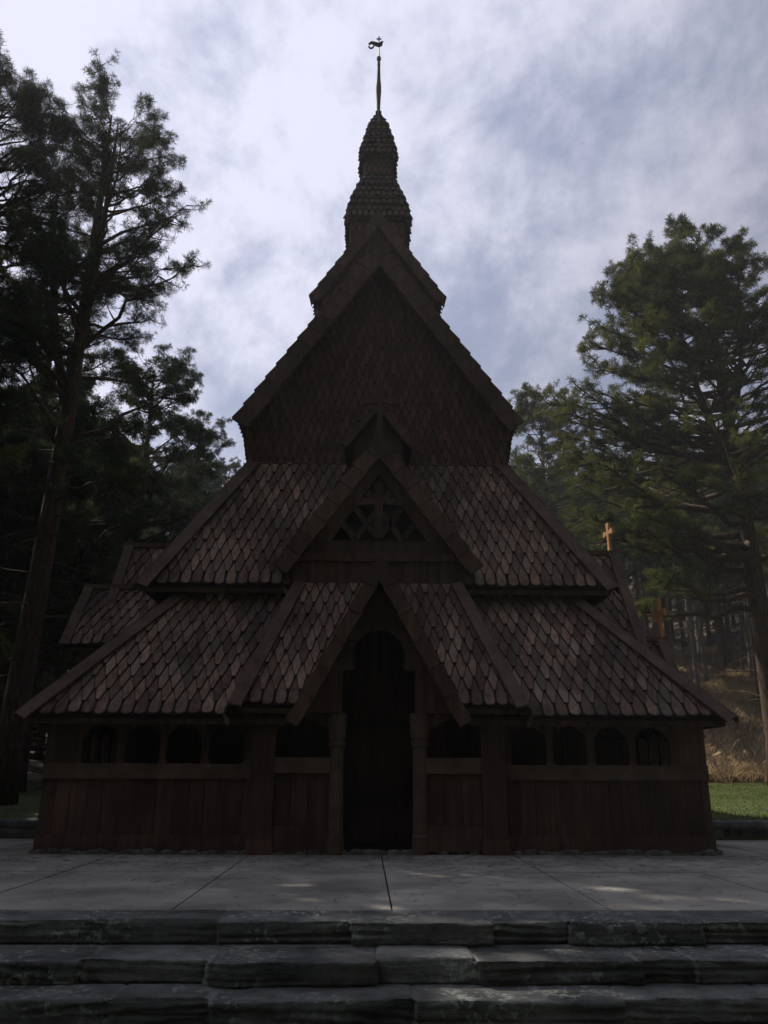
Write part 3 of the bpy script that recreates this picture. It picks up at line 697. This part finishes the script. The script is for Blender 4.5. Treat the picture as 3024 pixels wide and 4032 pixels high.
# porch ceiling beam and passage side boards
ps = MB(); planked(ps, X0-1.62, X0-1.54, 13.3, 14.7, 0, 2.1, 'y'); P(ps, 'passage_wall', 'wood'); ps = MB(); planked(ps, X0+1.54, X0+1.62, 13.3, 14.7, 0, 2.1, 'y'); P(ps, 'passage_wall', 'wood')
# porch roof: lean-to with steep hips
s = MB(); b = MB(); ez, tz, ey, ty = 2.1, 4.3, 12.72, 14.27
nF = Vector((0, -(tz-ez), ty-ey)).normalized()
roof_face(s, b, (X0-2.22, ey, ez), (X0-1.12, ey, ez), (X0-1.45, ty, tz), (X0-.03, ty, tz), nF, .19, .27, 400)
roof_face(s, b, (X0+1.12, ey, ez), (X0+2.22, ey, ez), (X0+.03, ty, tz), (X0+1.45, ty, tz), nF, .19, .27, 401)
for sx in (-1, 1):
    e0 = Vector((X0+sx*2.22, ey, ez)); t0 = Vector((X0+sx*1.45, ty, tz)); back = Vector((X0+sx*2.22, 12.98+.35, 2.1+.1)); bk0 = Vector((X0+sx*1.75, ty, tz-.45))
    b.add([e0, t0, bk0, back], [(0, 1, 2, 3)])
pr_ = P(s, 'porch_roof', 'shingle'); P(b, 'roof_boarding', 'backing', pr_)
for sx in (-1, 1):
    h = MB(); e0 = Vector((X0+sx*2.24, ey-.02, ez-.02)); t0 = Vector((X0+sx*1.46, ty, tz))
    hip_plank(h, e0, t0, nF, (-sx, 0, 0), .2, th=.045, lift=.05); nS = Vector((sx*.93, -.15, .3)).normalized()
    hip_plank(h, e0, t0, nS, (0, .7, -.7), .16, th=.03, lift=.02); P(h, 'hip_board', 'board', pr_)
fa = MB(); fa.box(X0-2.1, X0-1.2, ey+.05, ey+.09, ez-.1, ez-.02); P(fa, 'fascia', 'wood', pr_); fa = MB(); fa.box(X0+1.2, X0+2.1, ey+.05, ey+.09, ez-.1, ez-.02); P(fa, 'fascia', 'wood', pr_)
# loose shingle tips hanging at the eave ends
for sx in (-1, 1):
    for (x, y, z, k) in ((X0+sx*2.3, 12.8, 1.98, 1), (X0+sx*1.62, 14.2, 4.22, .8)):
        hs = MB(); hs.prism([(x, y, z), (x+sx*.05*k, y, z+.02), (x+sx*.0*k, y, z-.13*k), (x-sx*.07*k, y, z-.2*k), (x-sx*.06*k, y, z-.08*k)], (0, .02, 0)); P(hs, 'eave_shingle', 'shingle', pr_)
# gable over the doorway with keyhole opening
gy = 12.95; kz0, kr, kc = 2.66, .41, 2.87; Ho = .56
kp = MB()
pts = [(Ho, 0.02), (Ho, kz0)]; a0 = math.asin((kz0+.02-kc)/kr)
for q in range(0, 17):
    th = a0+(math.pi/2-a0)*q/16; pts.append((kr*math.cos(th), kc+kr*math.sin(th)))
def outer(z): return max(.0, (4.28-z)/(2.5/1.26))
for sx in (-1, 1):
    zs = [2.02, kz0-.001, kz0+.001]+[p[1] for p in pts[2:]]; ins = [Ho, Ho, Ho*.78]+[p[0] for p in pts[2:]]
    for i in range(len(zs)-1):
        if zs[i+1] <= zs[i]: continue
        a, b_, c, d_ = ins[i], outer(zs[i]), outer(zs[i+1]), ins[i+1]
        kp.prism([(X0+sx*a, gy, zs[i]), (X0+sx*b_, gy, zs[i]), (X0+sx*c, gy, zs[i+1]), (X0+sx*d_, gy, zs[i+1])], (0, .08, 0))
kp.prism([(X0-outer(kc+kr), gy, kc+kr), (X0+outer(kc+kr), gy, kc+kr), (X0+outer(3.92), gy, 3.92), (X0-outer(3.92), gy, 3.92)], (0, .08, 0))
kpo = P(kp, 'doorway_gable', 'wood')
dgr = gable_roof('doorway_gable_roof', 4.34, 1.90, 1.30, 12.62, 14.26, .20, .5, 240, w=.18, pitch=.25, th=.05, depth=.1)

# ---- side porches
def side_porch(sx, xr, yr, zr, run, rise, label=None, body=True):
    s = MB(); b = MB(); xi = X0+sx*3.2; xo = X0+sx*xr
    for sy in (-1, 1):
        nS = Vector((0, sy*rise, run)).normalized(); e = (yr+sy*run, zr-rise)
        roof_face(s, b, (xi, e[0], e[1]), (xo, e[0], e[1]), (xi, yr, zr), (xo, yr, zr), nS, .2, .26, 500+int(xr*10)+sy, thick=.06)
    o = P(s, 'side_porch_roof', 'shingle'); P(b, 'roof_boarding', 'backing', o)
    for sy in (-1, 1):
        h = MB(); nS = Vector((0, sy*rise, run)).normalized()
        hip_plank(h, (xo+sx*.04, yr+sy*(run+.03), zr-rise-.03), (xo+sx*.04, yr, zr+.02), nS, (-sx, 0, 0), .2, th=.04); P(h, 'barge_board', 'board', o)
    r_ = MB(); r_.beam((xi, yr, zr+.09), (xo+sx*.05, yr, zr+.09), .14, .1); P(r_, 'ridge_board', 'board', o)
    w = MB(); q = run-.25
    w.prism([(xo-sx*.35, yr-q, .2), (xo-sx*.35, yr+q, .2), (xo-sx*.35, yr+q, zr-rise+.15), (xo-sx*.35, yr, zr-.1), (xo-sx*.35, yr-q, zr-rise+.15)], (-sx*(xr-3.6), 0, 0)); P(w, 'side_porch_wall', 'wood')
    return o
side_porch(-1, 5.55, 18.0, 5.88, 1.5, 2.4); side_porch(-1, 6.1, 17.3, 4.78, 1.05, 1.3)
side_porch(1, 5.38, 18.0, 5.80, 1.5, 2.3); side_porch(1, 6.1, 17.45, 3.78, 1.5, 2.0)
cross('side_cross', (X0+5.28, 18.0, 5.92), .68, .46, .09, .06, 'y', 'cedar', rot=.16, arm=.66, label='orange cedar cross lit by the sun on the upper side porch ridge')
cross('side_cross', (X0+6.06, 17.45, 3.88), .86, .52, .11, .07, 'y', 'cedar', rot=.16, arm=.62, label='orange cedar cross lit by the sun on the lower side porch ridge')

# ------------------------------------------------------------ pines
def pine_meshes(seed, H, cb, prof, nbr, bark='bark', needles='needle_dark', tr=.28, bend=.4, tufts=4, nl=.20, nw=.018, nn=16, lean=(0, 0), dead=14, forks=None, twigs=9, up=.25, bias=None):
    """prof(t): crown radius for t in 0..1 from crown base to top"""
    rnd = random.Random(seed); nr = np.random.RandomState(seed)
    tk = MB(); K = 14
    ph = rnd.uniform(0, 6.28)
    def axis(t): 
        return Vector((math.sin(t*2.6+ph)*bend*t+lean[0]*t, math.cos(t*2.1+ph)*bend*t*.7-math.cos(ph)*0*t+lean[1]*t, H*t))
    def trad(t): return tr*(1-t)**.8*(.94)+.025
    pts = [axis(i/K) for i in range(K+1)]; rr = [trad(i/K)*(1.35 if i == 0 else 1) for i in range(K+1)]
    pts[0] = pts[0]-Vector((0, 0, .4)); tk.tube(pts, rr, 9)
    stems = [(axis, trad, 1.0)]
    if forks:
        for (t0, az, spread, hf) in forks:
            base = axis(t0)
            def ax2(t, base=base, az=az, spread=spread, t0=t0, hf=hf):
                q = max(0, (t-t0)/(hf-t0)); o = Vector((math.cos(az), math.sin(az), 0))*spread*(1-(1-min(q, 1))**2)
                return Vector((base.x, base.y, 0))*1.0+o+Vector((0, 0, H*t))
            def tr2(t, t0=t0, hf=hf): return trad(t0)*.62*(1-max(0, (t-t0)/(hf-t0)))**.8+.02
            tk.tube([ax2(t0+(hf-t0)*i/9) for i in range(10)], [tr2(t0+(hf-t0)*i/9) for i in range(10)], 7)
            stems.append((ax2, tr2, hf))
    tuft_p = []; tuft_d = []
    for b in range(nbr):
        si = rnd.randrange(len(stems)) if len(stems) > 1 else 0
        ax_, tr_, hf = stems[si]
        tt = rnd.random()**.8 if rnd.random() > .1 else rnd.uniform(.88, 1); t = cb+(min(hf, .99)-cb)*tt
        if si and t < forks[si-1][0]+.04: continue
        Rd = prof((t-cb)/(1-cb))*(1 if si == 0 else .75)*rnd.uniform(.6, 1.12)
        az = rnd.uniform(0, 6.283)
        if bias and rnd.random() < .35: az = bias+rnd.uniform(-.7, .7)
        if Rd < .7: Rd = rnd.uniform(.6, .95)
        p0 = ax_(t); o = Vector((math.cos(az), math.sin(az), 0)); drop = rnd.uniform(-.30, .12)*(1-tt)+up*tt*1.6
        n = 6; br = []
        sw = rnd.uniform(-.25, .25)
        for i in range(n+1):
            q = i/n; az2 = az+sw*q
            br.append(p0+Vector((math.cos(az2), math.sin(az2), 0))*Rd*q+Vector((0, 0, Rd*(drop*q+up*1.2*q*q)))+Vector((rnd.uniform(-1, 1), rnd.uniform(-1, 1), rnd.uniform(-1, 1)))*.04*Rd)
        r0 = min(tr_(t)*.5, .018+.022*Rd)
        tk.tube(br, [r0*(1-.8*i/n) for i in range(n+1)], 5)
        nt_ = max(3, int(twigs*(.4+Rd/3.0)))
        for k in range(nt_):
            q = rnd.uniform(.3, 1.0)**.7 if k else 1.0; i = min(n-1, int(q*n)); c = br[i].lerp(br[i+1], q*n-i)
            ta = az+rnd.uniform(-1.3, 1.3); tl = rnd.uniform(.25, .75)*(1.15-q*.4)*(.5+Rd/4); td = Vector((math.cos(ta), math.sin(ta), rnd.uniform(-.15, .75))).normalized()
            e = c+td*tl; mid = c.lerp(e, .5)+Vector((0, 0, -.05*tl))
            tk.tube([c, mid, e], [r0*.3+.004, r0*.22+.003, .005], 3)
            for m in range(tufts):
                f = 1-min(.8, m*.16*rnd.random()); jj = Vector((rnd.uniform(-1, 1), rnd.uniform(-1, 1), rnd.uniform(-.6, 1)))*.15
                tuft_p.append(c.lerp(e, f)+jj*(m > 0)); tuft_d.append((td+jj*3*(m > 0)+Vector((0, 0, .6))).normalized())
    for b in range(dead):
        t = rnd.uniform(cb*.35, cb+.12); az = rnd.uniform(0, 6.28); L_ = rnd.uniform(.5, 2.2); p0 = axis(t); pts = [p0]; dv = Vector((math.cos(az), math.sin(az), rnd.uniform(-.2, .2)))
        for i in range(4): dv = (dv+Vector((rnd.uniform(-.25, .25), rnd.uniform(-.25, .25), rnd.uniform(-.2, .1)))).normalized(); pts.append(pts[-1]+dv*L_/4)
        tk.tube(pts, [.03, .022, .016, .01, .005], 4)
        for k in range(2):
            i = rnd.randrange(1, 4); d2 = (dv+Vector((rnd.uniform(-1, 1), rnd.uniform(-1, 1), rnd.uniform(-.6, .4)))).normalized(); tk.tube([pts[i], pts[i]+d2*L_*.35], [.012, .004], 3)
    Pn = np.array([tuple(p) for p in tuft_p]); Dn = np.array([tuple(d) for d in tuft_d]); T = len(Pn)
    C = np.repeat(Pn, nn, 0); D = np.repeat(Dn, nn, 0)
    rv = nr.normal(size=(T*nn, 3)); rv /= np.linalg.norm(rv, axis=1, keepdims=True); dirs = D*.5+rv; dirs /= np.linalg.norm(dirs, axis=1, keepdims=True)
    ln = nl*nr.uniform(.6, 1.15, (T*nn, 1)); sidev = np.cross(dirs, nr.normal(size=(T*nn, 3))); sidev /= np.linalg.norm(sidev, axis=1, keepdims=True)
    a = C-D*nl*.25*nr.rand(T*nn, 1); b_ = a+dirs*ln*.55; c = a+dirs*ln+np.array([0, 0, -.015])
    Vt = np.stack([a, b_+sidev*nw*.5, c, b_-sidev*nw*.5], 1).reshape(-1, 3)
    Fq = np.arange(T*nn*4).reshape(-1, 4)
    return tk, Vt, Fq, bark, needles
def make_pine(seed, loc, label, group=None, rz=0, name='pine_tree', **kw):
    tk, Vt, Fq, bark, nd = pine_meshes(seed, **kw)
    r = empty(name, loc); r.rotation_euler.z = rz; tag(r, label, 'pine tree', group)
    t = tk.build('trunk', M[bark]); t.data.shade_smooth(); t.parent = r
    mesh_np('crown', Vt, Fq, M[nd], r)
    return r
def copy_tree(r, loc, rz, sc, label, group):
    c = r.copy(); col.objects.link(c); c.location = loc; c.rotation_euler.z = rz; c.scale = (sc, sc, sc*random.uniform(.92, 1.08)); tag(c, label, 'pine tree', group)
    for ch in r.children:
        d = ch.copy(); col.objects.link(d); d.parent = c
    return c
def at(x, y): return (x, y, terrain_z(x, y)-.05)

# the named trees nearest the church
def rounded(r, top=.12, low=.75):
    return lambda t: r*(low+(1-low)*math.sin(min(1, t*1.6)*1.57))*math.sqrt(max(.05, 1-max(0, t-.45)/.55*.86)) if t < 1-top*.3 else r*.42
make_pine(21, at(-8.35, 20.2), 'tall forked pine left of the church with an airy crown and long bare lower limbs', H=19.3, cb=.36, tr=.33,
          prof=rounded(2.9), nbr=150, forks=[(.50, 2.9, 1.3, .92), (.56, -.5, .5, .98)], lean=(.75, 0), bend=.2, tufts=6, twigs=10, dead=44, nn=26, nw=.011, nl=.17, bias=0.0)
make_pine(22, at(-10.7, 19.0), 'very tall dense dark pine cut by the left edge of the photo', H=19.0, cb=.42, tr=.34,
          prof=rounded(2.5), nbr=125, bend=.3, tufts=6, twigs=10, dead=30, nn=26, nw=.011, nl=.17, bias=0.3)
make_pine(23, at(-8.9, 30.0), 'rounded bushy pine behind the forked pine, left of the church roofs', H=15.6, cb=.15, tr=.24,
          prof=rounded(3.0), nbr=130, bend=.4, tufts=6, twigs=9, nl=.18, nw=.016, nn=22)
make_pine(24, at(-7.6, 34.0), 'shorter pine whose tip touches the left roof slope of the church', H=14.2, cb=.12, tr=.22,
          prof=rounded(2.0), nbr=100, bend=.2, tufts=6, twigs=8, nl=.18, nw=.018, nn=20)
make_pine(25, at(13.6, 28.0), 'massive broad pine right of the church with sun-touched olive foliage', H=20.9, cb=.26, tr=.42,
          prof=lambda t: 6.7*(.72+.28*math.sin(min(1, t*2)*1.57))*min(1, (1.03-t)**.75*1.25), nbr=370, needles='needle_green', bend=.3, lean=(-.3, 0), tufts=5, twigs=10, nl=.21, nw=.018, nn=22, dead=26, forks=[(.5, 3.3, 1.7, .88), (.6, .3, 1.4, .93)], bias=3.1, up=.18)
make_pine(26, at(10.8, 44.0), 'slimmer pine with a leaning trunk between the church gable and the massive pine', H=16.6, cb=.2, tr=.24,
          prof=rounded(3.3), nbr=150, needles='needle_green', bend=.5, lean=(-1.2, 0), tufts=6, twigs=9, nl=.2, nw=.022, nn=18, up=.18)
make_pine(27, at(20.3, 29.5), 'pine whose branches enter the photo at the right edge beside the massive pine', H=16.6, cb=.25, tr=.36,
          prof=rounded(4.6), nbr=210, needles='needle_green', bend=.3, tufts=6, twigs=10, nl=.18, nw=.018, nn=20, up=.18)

make_pine(28, at(-10.8, 25.2), 'straight bare-stemmed pine standing just left of and behind the forked pine', H=18.6, cb=.40, tr=.26,
          prof=rounded(2.2), nbr=105, bend=.3, tufts=5, twigs=9, dead=60, nn=24, nw=.012, nl=.18)
make_pine(29, at(-12.2, 27.0), 'low dense pine filling the left edge behind the tall trunks', H=12.6, cb=.08, tr=.2,
          prof=rounded(3.0), nbr=120, bend=.3, tufts=5, twigs=8, nl=.2, nw=.018, nn=20)
make_pine(30, at(-9.1, 25.5), 'low dense pine directly behind the trunk of the forked pine', H=11.0, cb=.06, tr=.2,
          prof=rounded(2.8), nbr=120, bend=.3, tufts=5, twigs=8, nl=.2, nw=.018, nn=20)
# background stand: four kinds copied
kinds = []
for i, (H, cbv, rr_, nb_) in enumerate([(16, .26, 2.4, 84), (18, .48, 2.1, 76), (14, .14, 2.4, 90), (17, .58, 1.9, 60)]):
    kinds.append(dict(seed=60+i, H=H, cb=cbv, prof=(lambda t, rr_=rr_: rr_*math.sqrt(max(.03, 1-t))+.35), nbr=nb_, bark='bark' if i != 3 else 'palebark', tr=.20, bend=.5, tufts=5, twigs=7, nl=.24, nw=.032, nn=15, dead=24, needles='needle_dark' if i % 2 else 'needle_green'))
GL = ('dark pine in the dense stand climbing the slope left of the church', 'pines of the dark stand left of the church')
GR = ('slender pine in the wood on the slope to the right of the church', 'slender pines in the wood right of the church')
protos = {}
def forest(x, y, lab, kind=None, sc=None, rnd=random.Random(99)):
    k = rnd.randrange(4) if kind is None else kind; sc = sc or rnd.uniform(.8, 1.15)
    if k not in protos:
        protos[k] = make_pine(loc=at(x, y), label=lab[0], group=lab[1], **kinds[k]); return protos[k]
    return copy_tree(protos[k], at(x, y), rnd.uniform(0, 6.28), sc, lab[0], lab[1])
fr = random.Random(5)
pts = []
def ok(x, y, d): 
    for a, b in pts:
        if (a-x)**2+(b-y)**2 < d*d: return False
    pts.append((x, y)); return True
def scatter(n, xr, yr, d, lab, cond=lambda x, y: True, kinds_=None, sc=(.8, 1.15)):
    c = 0
    for _ in range(n*30):
        if c >= n: break
        y = fr.uniform(*yr); x = fr.uniform(xr[0](y), xr[1](y))
        if cond(x, y) and ok(x, y, d):
            cap = ((.40 if x < 0 else .36)*math.hypot(x, y)+.5-terrain_z(x, y))/16.8
            forest(x, y, lab, fr.choice(kinds_) if kinds_ else None, min(fr.uniform(*sc), cap*fr.uniform(.85, 1.0))); c += 1
# left stand
scatter(34, (lambda y: -.56*y-2, lambda y: -.26*y-1.5), (24, 44), 2.2, GL)
scatter(46, (lambda y: -.52*y, lambda y: -.02*y-4), (44, 80), 2.8, GL)
# right wood
scatter(90, (lambda y: .14*y, lambda y: .56*y), (48, 74), 1.6, GR, kinds_=[1, 3, 3, 1], sc=(.8, 1.1))
scatter(46, (lambda y: .16*y, lambda y: .56*y), (60, 84), 1.5, GR, kinds_=[2, 0, 2], sc=(.45, .8))
scatter(40, (lambda y: .08*y, lambda y: .55*y), (74, 105), 3.0, GR, sc=(.8, 1.1))
scatter(7, (lambda y: .26*y, lambda y: .52*y), (38, 50), 3.4, GR, kinds_=[3, 1], sc=(.7, .95))

scatter(40, (lambda y: -.05*y, lambda y: .2*y), (60, 100), 3.0, GR, sc=(.85, 1.15))
GN = ('unseen pine added left of the view to shade the plaza', 'pines added on the left to shade the plaza')  # pines added mostly out of frame to throw shade on the plaza
for (x, y) in ((-12.0, 15.8), (-13.6, 18.4), (-14.4, 21.8), (-16.5, 25), (-12.5, 13.5), (-13.5, 17), (-11.8, 9.5), (-16, 21), (-15, 12.5), (-17.5, 17), (-14.5, 8), (-19, 13)): forest(x, y, GN, fr.choice([0, 1, 2]), 1.0)
forest(-9.9, 17.2, ('dark pine rising along the left edge in front of the forked pine', GN[1]), 2, .85); forest(-11.0, 15.2, GN, 2, .95)
GB = ('unseen pine added behind the camera to dim the church front', 'unseen pines added behind the camera')  # unseen pines added to block sky light from the church front
for k in range(34):
    a_ = R(fr.uniform(-80, 80)); d_ = fr.uniform(9, 22); x, y = math.sin(a_)*d_*1.25, -math.cos(a_)*d_+2
    if ok(x, y, 3): forest(x, y, GB, fr.choice([0, 2, 2]), fr.uniform(.9, 1.15))
# ------------------------------------------------------------ grass, dry slope, shrubs
def blades(name, n, region, hmin, hmax, w_, m, seed, lean=.4, dens=None, clump=1):
    nr = np.random.RandomState(seed); Vv = []; 
    px = []; 
    while len(px) < n:
        x, y = region(nr)
        if dens and nr.rand() > dens(x, y): continue
        for c in range(clump): px.append((x+nr.normal()*.06*(clump > 1), y+nr.normal()*.06*(clump > 1)))
    Z = np.array([terrain_z(x, y) for x, y in px]); Pq = np.column_stack([np.array(px), Z-.01]); n = len(px)
    h = nr.uniform(hmin, hmax, (n, 1)); a = nr.uniform(0, 6.283, n); sv = np.column_stack([np.cos(a), np.sin(a), 0*a])*w_*.5
    ld = nr.normal(size=(n, 3))*lean*h; ld[:, 2] = h[:, 0]
    mid = Pq+ld*.55; tip = Pq+ld+np.column_stack([ld[:, 0]*.5, ld[:, 1]*.5, -np.abs(ld[:, 0])*.3])
    V_ = np.stack([Pq-sv, Pq+sv, mid+sv*.7, tip, mid-sv*.7], 1).reshape(-1, 3); F_ = np.arange(n*5).reshape(-1, 5)
    o = mesh_np(name, V_, F_, M[m]); tag(o, kind='stuff'); return o
def reg(x0, x1, y0, y1): return lambda nr: (nr.uniform(x0, x1), nr.uniform(y0, y1))
o = blades('lawn_grass', 60000, reg(5.3, 17, 16.4, 30.5), .03, .08, .012, 'grass', 1); tag(o, 'short green lawn grass behind the low wall right of the church', 'grass')
o = blades('lawn_grass', 14000, reg(-13, -4.9, 16.4, 30), .03, .08, .014, 'grass', 2); tag(o, 'short green lawn grass in the shade left of the church', 'grass')
o = blades('dry_grass', 100000, lambda nr: (lambda y: (y*nr.uniform(.22, .56), y))(nr.uniform(30, 62)), .15, .55, .03, 'drygrass', 3, dens=lambda x, y: .25+.75*max(0, min(1, .5+1.6*noise.noise(Vector((x*.25, y*.25, 1))))), clump=4)
tag(o, 'tall dry tan grass covering the slope right of the church', 'dry grass')
nr_ = np.random.RandomState(8); n_ = 2600; px_ = nr_.uniform(-8, 9, n_); py_ = 13.0-np.abs(nr_.normal(size=n_))*1.3; py_ = np.where(nr_.rand(n_) < .35, nr_.uniform(8.1, 13, n_), py_); py_ = np.maximum(py_, 8.1)
an_ = nr_.uniform(0, 6.28, n_); L_ = nr_.uniform(.03, .075, n_); dx_, dy_ = np.cos(an_)*L_, np.sin(an_)*L_; wx_, wy_ = -np.sin(an_)*.003, np.cos(an_)*.003; zz_ = np.full(n_, .006)
Vl = np.stack([np.column_stack([px_-dx_-wx_, py_-dy_-wy_, zz_]), np.column_stack([px_+dx_-wx_, py_+dy_-wy_, zz_+.004]), np.column_stack([px_+dx_+wx_, py_+dy_+wy_, zz_+.006]), np.column_stack([px_-dx_+wx_, py_-dy_+wy_, zz_+.002])], 1).reshape(-1, 3)
o = mesh_np('pine_needle_litter', Vl, np.arange(n_*4).reshape(-1, 4), M['bark']); tag(o, 'scattered fallen brown pine needles on the concrete plaza', 'fallen needles', kind='stuff')
def shrub(x, y, h, n, seed, label):
    rnd = random.Random(seed); mb = MB(); z0 = terrain_z(x, y)
    def grow(p, d, L_, r, lv):
        pts = [p]
        for i in range(4): d = (d+Vector((rnd.uniform(-.25, .25), rnd.uniform(-.25, .25), rnd.uniform(-.1, .15)))).normalized(); pts.append(pts[-1]+d*L_/4)
        mb.tube(pts, [r*(1-.18*i) for i in range(5)], 3)
        if lv < 2:
            for i in range(4 if lv == 0 else 3): grow(pts[rnd.randrange(1, 5)], (d+Vector((rnd.uniform(-.9, .9), rnd.uniform(-.9, .9), rnd.uniform(-.2, .6)))).normalized(), L_*rnd.uniform(.35, .6), r*.6, lv+1)
    for i in range(n):
        a = rnd.uniform(0, 6.28); grow(Vector((rnd.uniform(-.2, .2), rnd.uniform(-.2, .2), -.05)), Vector((math.cos(a)*.5, math.sin(a)*.5, 1)).normalized(), h*rnd.uniform(.6, 1), .013, 0)
    o = mb.build('bare_shrub', M['twig']); o.location = (x, y, z0); tag(o, label, 'shrub', 'bare shrubs at the foot of the dry slope')
SG = 'leafless tangled grey shrub at the foot of the dry slope right of the church'
srn = random.Random(12)
for i in range(26):
    y = srn.uniform(30, 39); x = y*srn.uniform(.33, .52); shrub(x, y, srn.uniform(.9, 2.0), 9, 700+i, SG)

# ------------------------------------------------------------ added thin volume standing in for lens veil, lifts the blacks
hz = MB(); hz.box(-165, 175, -100, 250, -4, 75)
hm = bpy.data.materials.new('veil_haze'); hm.use_nodes = True; t = hm.node_tree; t.nodes.clear()
o_ = t.nodes.new('ShaderNodeOutputMaterial'); v_ = t.nodes.new('ShaderNodeVolumePrincipled'); v_.inputs['Color'].default_value = (.92, .95, 1, 1); v_.inputs['Density'].default_value = .0009; v_.inputs['Anisotropy'].default_value = .25
t.links.new(v_.outputs[0], o_.inputs['Volume'])
tag(hz.build('veil_haze', hm), 'added thin volume standing in for lens veil over the dark tones', 'veil_haze', kind='stuff')
